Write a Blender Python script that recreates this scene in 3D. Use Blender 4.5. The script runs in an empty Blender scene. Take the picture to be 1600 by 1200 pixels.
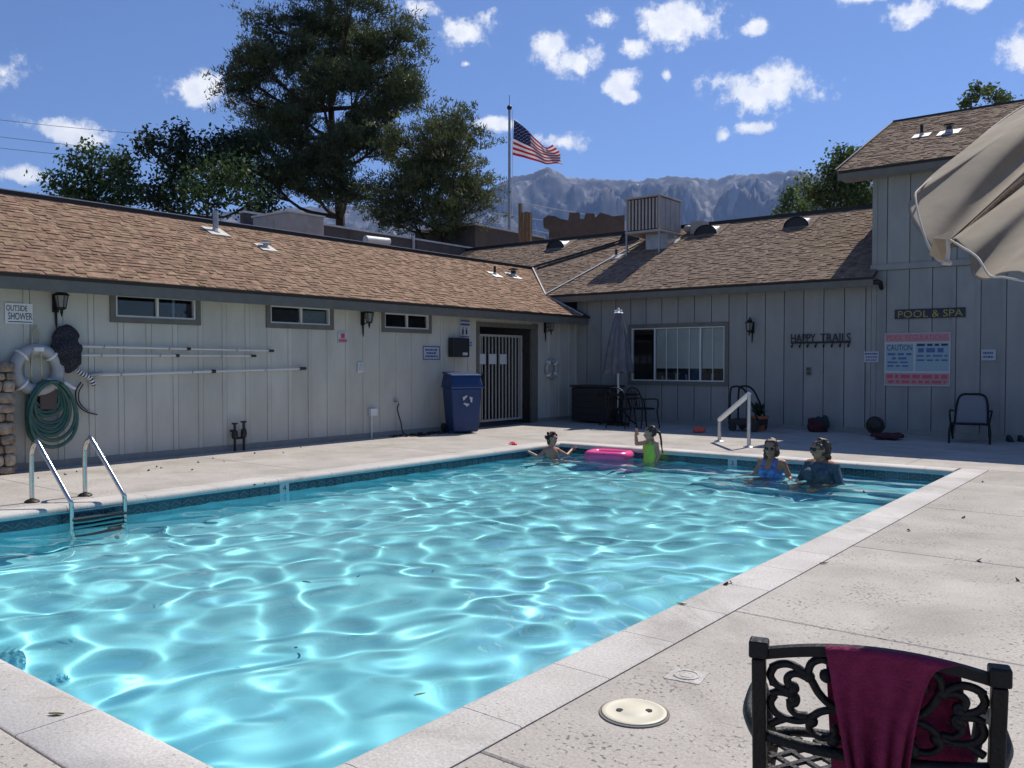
import bpy, bmesh, math, random
import numpy as np
from math import sin, cos, pi, radians, sqrt, atan2, hypot
from mathutils import Vector, Matrix, noise as mnoise

S = bpy.context.scene
COL = S.collection
random.seed(11)
RNG = np.random.default_rng(11)

# ------------------------------------------------------------------ camera
YAW = radians(38.08); TILT = math.atan(34 / 1340); FPX = 1340.0; EYE = Vector((0, 0, 1.5))
cd = bpy.data.cameras.new('camera'); cam = bpy.data.objects.new('camera', cd); COL.objects.link(cam)
cam.location = EYE; cam.rotation_euler = (pi / 2 - TILT, 0, YAW)
cd.sensor_width = 36; cd.lens = FPX / 1600 * 36; cd.clip_end = 20000; cd.clip_start = .05
S.camera = cam
# ------------------------------------------------------------------ sun and sky
SUN = Vector((0.02, 0.755, 1.0)).normalized()
ld = bpy.data.lights.new('sun', 'SUN'); ld.energy = 4.8; ld.angle = radians(.5); ld.color = (1, .95, .87)
lo = bpy.data.objects.new('sun', ld); COL.objects.link(lo); lo.rotation_euler = SUN.to_track_quat('Z', 'Y').to_euler()
ld.cycles.is_caustics_light = True
W = bpy.data.worlds.new('World'); S.world = W; W.use_nodes = True
CLOUDS = [  # azimuth/elevation come from the photograph; half sizes in degrees
    (100, 205, 66, 17), (140, 218, 34, 12), (30, 272, 36, 11), (318, 142, 48, 24), (655, 14, 34, 16), (735, 50, 38, 22), (770, 192, 36, 10),
    (880, 222, 42, 15), (905, 92, 52, 28), (870, 68, 30, 20), (945, 26, 34, 16), (1060, 38, 74, 34), (1180, 44, 20, 10),
    (990, 75, 34, 16), (968, 128, 28, 20), (1200, 140, 92, 30), (1130, 128, 40, 18), (1215, 118, 50, 18), (1180, 200, 30, 9), (1130, 212, 10, 10),
    (1420, 20, 34, 16), (1520, 2, 30, 12), (1345, -6, 40, 12), (1596, 78, 34, 24), (985, 150, 14, 10), (1042, 116, 9, 9), (730, 100, 10, 6),
    (-120, 90, 90, 30), (-260, 230, 80, 20), (1780, 120, 90, 26), (1900, 10, 90, 40), (300, -120, 100, 40), (900, -180, 130, 50), (1500, -160, 110, 45)]
EXPOSURE = 0.12
SKY_STRENGTH = .100
def build_world():
    nt = W.node_tree; N = nt.nodes; Lk = nt.links; N.clear()
    out = N.new('ShaderNodeOutputWorld')
    sk = N.new('ShaderNodeTexSky'); sk.sky_type = 'NISHITA'; sk.sun_disc = False
    sk.sun_elevation = math.asin(SUN.z); sk.sun_rotation = atan2(SUN.x, SUN.y)
    sk.altitude = 1200; sk.air_density = 1.0; sk.dust_density = .25; sk.ozone_density = 4.0
    hs = N.new('ShaderNodeMix'); hs.data_type = 'RGBA'; hs.blend_type = 'MULTIPLY'; hs.inputs[0].default_value = 1
    hs.inputs[7].default_value = (.84, .91, 1.11, 1)
    Lk.new(sk.outputs[0], hs.inputs[6])
    b1 = N.new('ShaderNodeBackground'); b1.inputs[1].default_value = SKY_STRENGTH; Lk.new(hs.outputs[2], b1.inputs[0])
    tc = N.new('ShaderNodeTexCoord'); sep = N.new('ShaderNodeSeparateXYZ'); Lk.new(tc.outputs['Generated'], sep.inputs[0])
    def m(op, a, b=None, c=None):
        n = N.new('ShaderNodeMath'); n.operation = op
        for i, v in enumerate((a, b, c)):
            if v is None: continue
            if isinstance(v, (int, float)): n.inputs[i].default_value = v
            else: Lk.new(v, n.inputs[i])
        return n.outputs[0]
    nx = m('MULTIPLY', sep.outputs[0], -1)
    az = m('MULTIPLY', m('ARCTAN2', nx, sep.outputs[1]), 180 / pi)       # degrees left of north (+Y)
    el = m('MULTIPLY', m('ARCSINE', sep.outputs[2]), 180 / pi)
    no = N.new('ShaderNodeTexNoise'); no.inputs['Scale'].default_value = 26; no.inputs['Detail'].default_value = 10; no.inputs['Roughness'].default_value = .68
    Lk.new(tc.outputs['Generated'], no.inputs['Vector'])
    best = None
    for (x, y, rx, ry) in CLOUDS:
        r = pix_ray(x, y).normalized()
        ca = math.degrees(atan2(-r.x, r.y)); ce = math.degrees(math.asin(r.z))
        k = math.degrees(1 / FPX) * 1.25
        da = m('MULTIPLY', m('SUBTRACT', az, ca), 1 / (rx * k)); de = m('MULTIPLY', m('SUBTRACT', el, ce), 1 / (ry * k))
        d = m('SUBTRACT', 1.0, m('SQRT', m('ADD', m('MULTIPLY', da, da), m('MULTIPLY', de, de))))
        best = d if best is None else m('MAXIMUM', best, d)
    best = m('MAXIMUM', best, -1.0)
    dens = m('ADD', m('MULTIPLY', best, .95), m('MULTIPLY', m('SUBTRACT', no.outputs[0], .5), 3.1))
    mr = N.new('ShaderNodeMapRange'); mr.interpolation_type = 'SMOOTHSTEP'
    mr.inputs[1].default_value = .08; mr.inputs[2].default_value = .72; mr.inputs[3].default_value = 0; mr.inputs[4].default_value = .97; Lk.new(dens, mr.inputs[0])
    n2 = N.new('ShaderNodeTexNoise'); n2.inputs['Scale'].default_value = 60; n2.inputs['Detail'].default_value = 5
    Lk.new(tc.outputs['Generated'], n2.inputs['Vector'])
    cr = N.new('ShaderNodeValToRGB'); cr.color_ramp.elements[0].color = (.76, .80, .88, 1); cr.color_ramp.elements[1].color = (1.0, 1.0, 1.0, 1)
    cr.color_ramp.elements[0].position = .28; cr.color_ramp.elements[1].position = .62
    Lk.new(n2.outputs[0], cr.inputs[0])
    b2 = N.new('ShaderNodeBackground'); b2.inputs[1].default_value = 1.05; Lk.new(cr.outputs[0], b2.inputs[0])
    mx = N.new('ShaderNodeMixShader'); Lk.new(mr.outputs[0], mx.inputs[0]); Lk.new(b1.outputs[0], mx.inputs[1]); Lk.new(b2.outputs[0], mx.inputs[2])
    Lk.new(mx.outputs[0], out.inputs[0])

FWD = Vector((-sin(YAW) * cos(TILT), cos(YAW) * cos(TILT), -sin(TILT))); RGT = Vector((cos(YAW), sin(YAW), 0)); UPV = RGT.cross(FWD)
def pix_ray(x, y): return FWD * FPX + RGT * (x - 800) + UPV * (600 - y)
def at(x, y, X=None, Y=None, Z=None, D=None):
    """where the sight line of the photograph's pixel (x, y) meets a plane of the place"""
    r = pix_ray(x, y)
    t = X / r.x if X is not None else Y / r.y if Y is not None else (Z - EYE.z) / r.z if Z is not None else D / FPX
    return EYE + r * t
build_world()
S.view_settings.view_transform = 'Standard'; S.view_settings.look = 'None'; S.view_settings.exposure = EXPOSURE; S.view_settings.gamma = 1
S.view_settings.use_curve_mapping = False
S.render.engine = 'CYCLES'
CY = S.cycles
CY.caustics_refractive = True; CY.caustics_reflective = False; CY.use_denoising = True; CY.sample_clamp_indirect = 5
CY.max_bounces = 9; CY.diffuse_bounces = 4; CY.glossy_bounces = 3; CY.transmission_bounces = 6; CY.transparent_max_bounces = 10; CY.volume_bounces = 0

# ------------------------------------------------------------------ helpers
class MB:
    """collects shapes and links them as one mesh object"""
    def __init__(s): s.v = []; s.f = []; s.m = []
    def add(s, vs, fs, mi=0):
        b = len(s.v); s.v += [tuple(p) for p in vs]; s.f += [tuple(b + i for i in f) for f in fs]; s.m += [mi] * len(fs); return s
    def box(s, a, b, mi=0):
        (x0, y0, z0), (x1, y1, z1) = a, b
        x0, x1 = min(x0, x1), max(x0, x1); y0, y1 = min(y0, y1), max(y0, y1); z0, z1 = min(z0, z1), max(z0, z1)
        return s.add([(x0, y0, z0), (x1, y0, z0), (x1, y1, z0), (x0, y1, z0), (x0, y0, z1), (x1, y0, z1), (x1, y1, z1), (x0, y1, z1)],
                     [(3, 2, 1, 0), (4, 5, 6, 7), (0, 1, 5, 4), (1, 2, 6, 5), (2, 3, 7, 6), (3, 0, 4, 7)], mi)
    def obox(s, c, ux, uy, uz, mi=0):
        c = Vector(c); ux = Vector(ux); uy = Vector(uy); uz = Vector(uz)
        vs = [c + ux * a + uy * b + uz * d for d in (-1, 1) for a, b in ((-1, -1), (1, -1), (1, 1), (-1, 1))]
        return s.add(vs, [(3, 2, 1, 0), (4, 5, 6, 7), (0, 1, 5, 4), (1, 2, 6, 5), (2, 3, 7, 6), (3, 0, 4, 7)], mi)
    def bar(s, a, b, w, h, mi=0, up=(0, 0, 1)):
        a = Vector(a); b = Vector(b); d = (b - a); u = Vector(up)
        if abs(d.normalized().dot(u)) > .95: u = Vector((1, 0, 0))
        sx = d.cross(u).normalized() * (w / 2); sz = sx.cross(d).normalized() * (h / 2)
        return s.obox((a + b) / 2, d / 2, sx, sz, mi)
    def tube(s, pts, r, n=8, mi=0, closed=False, flat=1.0, cap=True):
        pts = [Vector(p) for p in pts]; k = len(pts)
        rs = r if isinstance(r, (list, tuple)) else [r] * k
        prev = None; rings = []
        for i, p in enumerate(pts):
            a = pts[i - 1] if (i > 0 or closed) else p; c = pts[(i + 1) % k] if (i < k - 1 or closed) else p
            d = (c - a)
            d = d.normalized() if d.length > 1e-9 else Vector((0, 0, 1))
            if prev is None:
                u = d.cross(Vector((0, 0, 1)))
                if u.length < .1: u = d.cross(Vector((0, 1, 0)))
                u.normalize()
            else:
                u = (prev - d * prev.dot(d)).normalized()
            prev = u; w = d.cross(u)
            rings.append([p + u * (cos(2 * pi * j / n) * rs[i]) + w * (sin(2 * pi * j / n) * rs[i] * flat) for j in range(n)])
        vs = [q for rg in rings for q in rg]; fs = []
        for i in range(k if closed else k - 1):
            i2 = (i + 1) % k
            for j in range(n):
                fs.append((i * n + j, i * n + (j + 1) % n, i2 * n + (j + 1) % n, i2 * n + j))
        if not closed and cap:
            fs.append(tuple(range(n - 1, -1, -1))); fs.append(tuple((k - 1) * n + j for j in range(n)))
        return s.add(vs, fs, mi)
    def ball(s, c, r, n=10, m=6, mi=0, rot=None):
        c = Vector(c); r = Vector((r, r, r)) if isinstance(r, (int, float)) else Vector(r)
        vs = [Vector((0, 0, r.z))]
        for i in range(1, m):
            t = pi * i / m
            for j in range(n):
                vs.append(Vector((r.x * sin(t) * cos(2 * pi * j / n), r.y * sin(t) * sin(2 * pi * j / n), r.z * cos(t))))
        vs.append(Vector((0, 0, -r.z)))
        if rot is not None: vs = [rot @ v for v in vs]
        fs = [(0, 1 + j, 1 + (j + 1) % n) for j in range(n)]
        for i in range(m - 2):
            for j in range(n):
                a = 1 + i * n; b = a + n
                fs.append((a + j, b + j, b + (j + 1) % n, a + (j + 1) % n))
        L = len(vs) - 1; a = 1 + (m - 2) * n
        fs += [(a + j, L, a + (j + 1) % n) for j in range(n)]
        return s.add([v + c for v in vs], fs, mi)
    def lathe(s, c, prof, n=20, mi=0, axis='Z'):
        c = Vector(c); vs = []
        for (r, z) in prof:
            for j in range(n):
                t = 2 * pi * j / n
                p = (r * cos(t), r * sin(t), z)
                if axis == 'X': p = (z, p[0], p[1])
                if axis == 'Y': p = (p[0], z, p[1])
                vs.append(c + Vector(p))
        fs = [(i * n + j, i * n + (j + 1) % n, (i + 1) * n + (j + 1) % n, (i + 1) * n + j) for i in range(len(prof) - 1) for j in range(n)]
        fs.append(tuple(range(n - 1, -1, -1))); fs.append(tuple((len(prof) - 1) * n + j for j in range(n)))
        return s.add(vs, fs, mi)
    def prism(s, poly, d, mi=0):
        """a flat polygon (list of points) pushed along vector d"""
        n = len(poly); p = [Vector(q) for q in poly]; d = Vector(d)
        return s.add(p + [q + d for q in p], [tuple(range(n - 1, -1, -1)), tuple(range(n, 2 * n))] + [(i, (i + 1) % n, n + (i + 1) % n, n + i) for i in range(n)], mi)
    def build(s, name, mats, parent=None, smooth=False, world=True, bevel=0, fix=True):
        me = bpy.data.meshes.new(name)
        off = Vector((0, 0, 0))
        if world:
            p = parent
            while p is not None: off += p.location; p = p.parent
        me.from_pydata([(x - off.x, y - off.y, z - off.z) for x, y, z in s.v], [], s.f)
        mats = mats if isinstance(mats, (list, tuple)) else [mats]
        for m in mats: me.materials.append(m)
        if len(mats) > 1: me.polygons.foreach_set('material_index', s.m)
        if fix:
            b = bmesh.new(); b.from_mesh(me); bmesh.ops.recalc_face_normals(b, faces=b.faces); b.to_mesh(me); b.free()
        if smooth: me.polygons.foreach_set('use_smooth', [True] * len(me.polygons))
        o = bpy.data.objects.new(name, me); COL.objects.link(o)
        if parent is not None: o.parent = parent
        if smooth and smooth != 'all': auto_smooth(o)
        if bevel:
            md = o.modifiers.new('bevel', 'BEVEL'); md.width = bevel; md.segments = 2; md.limit_method = 'ANGLE'
        return o
def auto_smooth(o):
    me = o.data; b = bmesh.new(); b.from_mesh(me)
    for e in b.edges:
        if len(e.link_faces) == 2 and e.calc_face_angle(0) > radians(40): e.smooth = False
    b.to_mesh(me); b.free()
def tag(o, label=None, cat=None, group=None, kind=None):
    if label: o['label'] = label
    if cat: o['category'] = cat
    if group: o['group'] = group
    if kind: o['kind'] = kind
    return o
def thing(name, label, cat, loc=(0, 0, 0), rz=0, group=None):
    o = bpy.data.objects.new(name, None); COL.objects.link(o); o.location = loc; o.rotation_euler = (0, 0, rz)
    o.empty_display_size = .1
    return tag(o, label, cat, group)
def piece(name, me, parent, loc=(0, 0, 0), rz=0):
    o = bpy.data.objects.new(name, me); COL.objects.link(o); o.parent = parent; o.location = loc; o.rotation_euler = (0, 0, rz); return o
def copy_tree(o, parent=None):
    c = o.copy(); COL.objects.link(c)
    if parent is not None: c.parent = parent
    for ch in list(o.children): copy_tree(ch, c)
    return c
def catmull(P, n=6, closed=False):
    P = [Vector(p) for p in P]; out = []; k = len(P)
    for i in range(k if closed else k - 1):
        if closed: a, b, c, d = P[i - 1], P[i], P[(i + 1) % k], P[(i + 2) % k]
        else: a, b, c, d = P[max(i - 1, 0)], P[i], P[i + 1], P[min(i + 2, k - 1)]
        for j in range(n):
            t = j / n
            out.append(.5 * ((2 * b) + (c - a) * t + (2 * a - 5 * b + 4 * c - d) * t * t + (3 * b - a - 3 * c + d) * t ** 3))
    if not closed: out.append(P[-1])
    return out
def arc(c, r, a0, a1, n, ax=(1, 0, 0), ay=(0, 0, 1)):
    c = Vector(c); ax = Vector(ax); ay = Vector(ay)
    return [c + ax * (r * cos(a0 + (a1 - a0) * i / n)) + ay * (r * sin(a0 + (a1 - a0) * i / n)) for i in range(n + 1)]

# ------------------------------------------------------------------ materials
def mat(name, c1, c2=None, rough=.7, scale=6, detail=4, bump=0, bscale=40, metal=0, rnd=0, island=0, spec=.5, contrast=(.35, .65), stretch=None, coord='Object', trans=0, sss=0):
    m = bpy.data.materials.new(name); m.use_nodes = True
    nt = m.node_tree; N = nt.nodes; L = nt.links; b = N['Principled BSDF']
    b.inputs['Roughness'].default_value = rough; b.inputs['Metallic'].default_value = metal; b.inputs['Specular IOR Level'].default_value = spec
    b.inputs['Base Color'].default_value = (*c1, 1)
    tc = N.new('ShaderNodeTexCoord'); vec = tc.outputs[coord]
    if stretch:
        mp = N.new('ShaderNodeMapping'); mp.inputs['Scale'].default_value = stretch; L.new(vec, mp.inputs[0]); vec = mp.outputs[0]
    col = None
    if c2 is not None:
        no = N.new('ShaderNodeTexNoise'); no.inputs['Scale'].default_value = scale; no.inputs['Detail'].default_value = detail; no.inputs['Roughness'].default_value = .6
        L.new(vec, no.inputs['Vector'])
        cr = N.new('ShaderNodeValToRGB'); cr.color_ramp.elements[0].position = contrast[0]; cr.color_ramp.elements[1].position = contrast[1]
        cr.color_ramp.elements[0].color = (*c1, 1); cr.color_ramp.elements[1].color = (*c2, 1)
        L.new(no.outputs[0], cr.inputs[0]); col = cr.outputs[0]
    if rnd or island:
        hs = N.new('ShaderNodeHueSaturation')
        if col is not None: L.new(col, hs.inputs['Color'])
        else: hs.inputs['Color'].default_value = (*c1, 1)
        src = None
        if rnd: src = N.new('ShaderNodeObjectInfo').outputs['Random']
        if island:
            g = N.new('ShaderNodeNewGeometry').outputs['Random Per Island']
            if src is not None:
                a = N.new('ShaderNodeMath'); a.operation = 'ADD'; L.new(src, a.inputs[0]); L.new(g, a.inputs[1])
                f = N.new('ShaderNodeMath'); f.operation = 'FRACT'; L.new(a.outputs[0], f.inputs[0]); src = f.outputs[0]
            else: src = g
        amt = max(rnd, island)
        mr = N.new('ShaderNodeMapRange'); mr.inputs[3].default_value = 1 - amt; mr.inputs[4].default_value = 1 + amt; L.new(src, mr.inputs[0]); L.new(mr.outputs[0], hs.inputs['Value'])
        wn = N.new('ShaderNodeTexWhiteNoise'); wn.noise_dimensions = '1D'; L.new(src, wn.inputs['W'])
        mr2 = N.new('ShaderNodeMapRange'); mr2.inputs[3].default_value = .5 - amt * .05; mr2.inputs[4].default_value = .5 + amt * .05; L.new(wn.outputs[0], mr2.inputs[0]); L.new(mr2.outputs[0], hs.inputs['Hue'])
        col = hs.outputs[0]
    if col is not None: L.new(col, b.inputs['Base Color'])
    if bump:
        n2 = N.new('ShaderNodeTexNoise'); n2.inputs['Scale'].default_value = bscale; n2.inputs['Detail'].default_value = 5; L.new(vec, n2.inputs['Vector'])
        bp = N.new('ShaderNodeBump'); bp.inputs['Strength'].default_value = bump; bp.inputs['Distance'].default_value = .02; L.new(n2.outputs[0], bp.inputs['Height']); L.new(bp.outputs[0], b.inputs['Normal'])
    if trans:
        tr = N.new('ShaderNodeBsdfTranslucent'); mx = N.new('ShaderNodeMixShader'); mx.inputs[0].default_value = trans
        if col is not None: L.new(col, tr.inputs[0])
        else: tr.inputs[0].default_value = (*c1, 1)
        L.new(b.outputs[0], mx.inputs[1]); L.new(tr.outputs[0], mx.inputs[2]); L.new(mx.outputs[0], N['Material Output'].inputs[0])
    m['b'] = 1
    return m
def concrete(name, c1, c2, pit=.8, pit_scale=42, pit_at=.635):
    """weathered concrete: soft mottling, stains and small dark pits"""
    m = mat(name, c1, c2, rough=.9, scale=1.3, detail=8, spec=.2, contrast=(.3, .7), rnd=.04)
    N = m.node_tree.nodes; L = m.node_tree.links; b = N['Principled BSDF']
    geo = N.new('ShaderNodeNewGeometry')
    src = b.inputs['Base Color'].links[0].from_socket
    n1 = N.new('ShaderNodeTexNoise'); n1.inputs['Scale'].default_value = pit_scale; n1.inputs['Detail'].default_value = 2; L.new(geo.outputs['Position'], n1.inputs['Vector'])
    n2 = N.new('ShaderNodeTexNoise'); n2.inputs['Scale'].default_value = 2.3; n2.inputs['Detail'].default_value = 6; L.new(geo.outputs['Position'], n2.inputs['Vector'])
    ad = N.new('ShaderNodeMath'); ad.operation = 'MULTIPLY_ADD'; ad.inputs[1].default_value = .42; L.new(n2.outputs[0], ad.inputs[0]); L.new(n1.outputs[0], ad.inputs[2])
    mr = N.new('ShaderNodeMapRange'); mr.interpolation_type = 'SMOOTHSTEP'; mr.inputs[1].default_value = pit_at + .19; mr.inputs[2].default_value = pit_at + .32; mr.inputs[4].default_value = pit; L.new(ad.outputs[0], mr.inputs[0])
    mx = N.new('ShaderNodeMix'); mx.data_type = 'RGBA'; mx.inputs[7].default_value = (.10, .09, .08, 1); L.new(mr.outputs[0], mx.inputs[0]); L.new(src, mx.inputs[6])
    n3 = N.new('ShaderNodeTexNoise'); n3.inputs['Scale'].default_value = 70; n3.inputs['Detail'].default_value = 7; n3.inputs['Roughness'].default_value = .7; L.new(geo.outputs['Position'], n3.inputs['Vector'])
    m3 = N.new('ShaderNodeMapRange'); m3.inputs[1].default_value = .25; m3.inputs[2].default_value = .75; m3.inputs[3].default_value = .66; m3.inputs[4].default_value = 1.26; L.new(n3.outputs[0], m3.inputs[0])
    n4 = N.new('ShaderNodeTexNoise'); n4.inputs['Scale'].default_value = .75; n4.inputs['Detail'].default_value = 9; n4.inputs['Roughness'].default_value = .68; n4.inputs['Distortion'].default_value = .8; L.new(geo.outputs['Position'], n4.inputs['Vector'])
    m4 = N.new('ShaderNodeMapRange'); m4.interpolation_type = 'SMOOTHSTEP'; m4.inputs[1].default_value = .50; m4.inputs[2].default_value = .68; m4.inputs[4].default_value = .5; L.new(n4.outputs[0], m4.inputs[0])
    st_ = N.new('ShaderNodeMix'); st_.data_type = 'RGBA'; st_.inputs[7].default_value = (.30, .265, .225, 1); L.new(m4.outputs[0], st_.inputs[0]); L.new(mx.outputs[2], st_.inputs[6])
    mu = N.new('ShaderNodeMix'); mu.data_type = 'RGBA'; mu.blend_type = 'MULTIPLY'; mu.inputs[0].default_value = 1; L.new(st_.outputs[2], mu.inputs[6]); L.new(m3.outputs[0], mu.inputs[7])
    L.new(mu.outputs[2], b.inputs['Base Color'])
    hh = N.new('ShaderNodeMath'); hh.operation = 'SUBTRACT'; L.new(n3.outputs[0], hh.inputs[0]); L.new(mr.outputs[0], hh.inputs[1])
    bp = N.new('ShaderNodeBump'); bp.inputs['Strength'].default_value = .5; bp.inputs['Distance'].default_value = .004; L.new(hh.outputs[0], bp.inputs['Height']); L.new(bp.outputs[0], b.inputs['Normal'])
    return m
M = {}
M['gatepaint'] = mat('dull_cream_metal', (.36, .35, .31), rough=.5)
M['chest'] = mat('near_black_brown_plastic', (.022, .018, .02), rough=.6)
M['hemtape'] = mat('pale_hem_tape', (.62, .58, .50), (.5, .46, .38), rough=.9, scale=20)
M['stonedark'] = mat('dull_brown_plate', (.10, .075, .065), rough=.8)
M['paintcard'] = mat('faded_grey_card', (.45, .46, .47), rough=.6)
M['railsteel'] = mat('satin_steel', (.5, .5, .5), rough=.35, metal=.8)
M['railwhite'] = mat('white_rail_sleeve', (.80, .80, .79), rough=.35)
M['redplastic'] = mat('red_plastic', (.65, .04, .05), rough=.4)
M['paint'] = mat('weathered_grey_paint', (.265, .262, .24), (.315, .312, .285), rough=.62, scale=1.6, detail=9, bump=.08, bscale=40, rnd=.06, stretch=(1.6, 1.6, .7))  # shade of the back walls put into this paint's darker, greyer colour
M['cream_paint'] = mat('weathered_cream_paint', (.485, .46, .385), (.565, .54, .46), rough=.62, scale=1.6, detail=9, bump=.08, bscale=40, rnd=.06, stretch=(1.6, 1.6, .7))
M['trim'] = mat('olive_grey_trim_paint', (.125, .118, .095), (.155, .145, .12), rough=.6, scale=5, bump=.1, bscale=50)
M['soffit'] = mat('soffit_paint', (.26, .25, .22), (.30, .29, .25), rough=.7)
M['shingle'] = mat('brown_asphalt_shingle', (.255, .160, .108), (.41, .28, .19), rough=.95, scale=8, detail=6, bump=.7, bscale=300, rnd=.22, island=.22, spec=.1, coord='Object')
M['shingle_grey'] = mat('grey_brown_asphalt_shingle', (.215, .150, .108), (.35, .26, .19), rough=.95, scale=8, detail=6, bump=.7, bscale=300, rnd=.22, island=.22, spec=.1)
M['under'] = mat('roof_underlay', (.035, .03, .027), rough=.95)
M['flash'] = mat('pale_metal_flashing', (.62, .60, .55), (.5, .48, .44), rough=.5, metal=.25)
M['darkmetal'] = mat('dark_bronze_metal', (.022, .02, .018), rough=.45, metal=.3)
M['blackmetal'] = mat('black_painted_metal', (.006, .006, .007), (.011, .010, .010), rough=.5, spec=.3, scale=20, bump=.25, bscale=90)
M['steel'] = mat('polished_steel', (.55, .54, .52), rough=.24, metal=1)
M['galv'] = mat('galvanised_steel', (.40, .40, .40), (.30, .31, .31), rough=.45, metal=.6, scale=8)
M['alu'] = mat('white_aluminium', (.66, .66, .63), rough=.4, spec=.4)
M['cooler'] = mat('beige_enamelled_steel', (.42, .385, .34), (.34, .31, .27), rough=.6, scale=3)
M['white'] = mat('white_paint', (.78, .78, .76), (.70, .70, .67), rough=.5, scale=5)
M['signwhite'] = mat('white_sign_sheet', (.50, .51, .52), rough=.4)
M['signred'] = mat('sign_red', (.55, .07, .10), rough=.45)
M['signblue'] = mat('sign_blue_print', (.06, .10, .26), rough=.45)
M['signteal'] = mat('sign_pale_teal', (.27, .38, .42), rough=.45)
M['signpink'] = mat('sign_pink', (.46, .24, .25), rough=.45)
M['black'] = mat('black_print', (.015, .015, .017), rough=.5)
M['yellow'] = mat('yellow_print', (.34, .29, .06), rough=.5)
M['navy'] = mat('navy_board', (.018, .016, .035), rough=.5)
M['bin'] = mat('blue_plastic', (.004, .028, .105), (.006, .036, .13), rough=.45, scale=9)
M['glass'] = mat('dark_window_glass', (.012, .015, .018), rough=.06, spec=.8)
M['inside'] = mat('dim_room', (.05, .05, .05), rough=.9)
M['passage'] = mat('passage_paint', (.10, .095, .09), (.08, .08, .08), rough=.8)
M['blind'] = mat('pale_blind', (.82, .83, .83), rough=.7)
M['curtain'] = mat('pale_curtain', (.42, .44, .46), (.33, .36, .40), rough=.8, scale=12)
M['hose'] = mat('green_garden_hose', (.025, .090, .072), (.05, .13, .105), rough=.45, scale=14)
M['hoseblack'] = mat('black_rubber_hose', (.012, .012, .012), rough=.5)
M['ring'] = mat('lifebuoy_foam', (.36, .36, .36), (.44, .44, .43), rough=.6, scale=7)
M['rope'] = mat('faded_yellow_rope', (.50, .44, .26), (.42, .38, .24), rough=.9, scale=40)
M['net'] = mat('black_net_mesh', (.008, .008, .013), (.05, .05, .065), rough=.85, scale=45, bump=1, bscale=60, contrast=(.45, .6))
M['stone'] = mat('tan_field_stone', (.22, .165, .115), (.42, .345, .265), rough=.95, scale=11, detail=8, bump=1, bscale=24, rnd=.25)
M['mortar'] = mat('dark_mortar', (.10, .075, .055), rough=.95)
M['wood'] = mat('weathered_wood', (.16, .10, .055), (.28, .19, .11), rough=.85, scale=5, stretch=(8, 8, 1), bump=.3)
M['parapet'] = mat('dark_brown_stucco', (.095, .078, .066), (.12, .10, .085), rough=.9, scale=3, bump=.3)
M['cutout'] = mat('dark_brown_board', (.085, .065, .05), (.11, .085, .065), rough=.85, scale=4)
M['bark'] = mat('rough_bark', (.045, .035, .027), (.09, .068, .052), rough=.95, scale=4, stretch=(6, 6, 1), bump=.8, bscale=14)
M['terracotta'] = mat('terracotta', (.42, .13, .05), rough=.8)
M['orange'] = mat('orange_plastic', (.75, .10, .05), rough=.45)
M['redcloth'] = mat('red_cloth', (.06, .014, .018), rough=.9)
M['clothdark'] = mat('dark_teal_cloth', (.02, .035, .04), rough=.9)
M['cream'] = mat('cream_plastic', (.70, .64, .48), (.62, .57, .44), rough=.5, scale=4)
M['pink'] = mat('pink_vinyl', (.90, .10, .30), rough=.28, spec=.5)
M['sling'] = mat('white_sling_fabric', (.22, .22, .22), rough=.8)
M['canvas'] = mat('off_white_canvas', (.54, .445, .32), (.34, .285, .205), rough=.9, scale=3.5, detail=7, bump=.05, bscale=200, trans=.16)
M['umbcloth'] = mat('pale_grey_umbrella_fabric', (.16, .16, .17), (.10, .10, .11), rough=.85, scale=4)
M['towel'] = mat('burgundy_towel', (.20, .012, .058), (.29, .022, .085), rough=.95, scale=30, bump=.6, bscale=160, trans=.12)
M['leafdead'] = mat('dry_leaf', (.20, .17, .04), (.10, .08, .03), rough=.8, scale=12)
M['leafdark'] = mat('dark_leaf_litter', (.035, .028, .02), (.06, .05, .03), rough=.9, scale=12, rnd=.4)
M['dirt'] = mat('dry_ground', (.20, .16, .12), (.27, .22, .17), rough=.95, scale=.6, bump=.4, bscale=6)
M['deck'] = concrete('broom_finished_concrete', (.385, .35, .305), (.53, .485, .43), pit=.75, pit_at=.615)
M['deckbase'] = mat('joint_filler', (.20, .18, .16), rough=.95)
M['coping'] = concrete('worn_coping_concrete', (.50, .465, .42), (.66, .62, .57), pit=.6, pit_at=.675)
M['plaster'] = mat('aqua_pool_plaster', (.30, .80, .89), (.34, .83, .92), rough=.8, scale=2)
M['stepedge'] = mat('white_step_plaster', (.80, .86, .86), rough=.7)
M['grout'] = mat('tile_grout', (.30, .36, .38), rough=.7)
M['tile'] = mat('glazed_teal_tile', (.012, .055, .075), (.022, .085, .11), rough=.18, scale=30, rnd=.22)
M['tileline'] = mat('pale_tile_line', (.10, .17, .20), rough=.25)
# ------------------------------------------------------------------ plan of the place (metres, deck at z = 0)
XL, XR, YN, YF = -9.15, -2.47, 1.80, 13.10      # pool
ZW = -.178                                      # water level
WX, WY = -12.70, 19.00                          # faces of the left and the back wall
EX, EZ = -12.30, 2.71                           # left eave
RX = -15.45; RZ = EZ + .5 * (EX - RX)           # left ridge
BY, BZ = 18.63, 3.29                            # back eave
BRY = 22.90; BRZ = BZ + .5 * (BRY - BY)
TY, TZ = 18.63, 5.55                            # tall house eave
TRY = 23.05; TRZ = TZ + .45 * (TRY - TY)
CW = .345                                       # coping width

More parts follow.
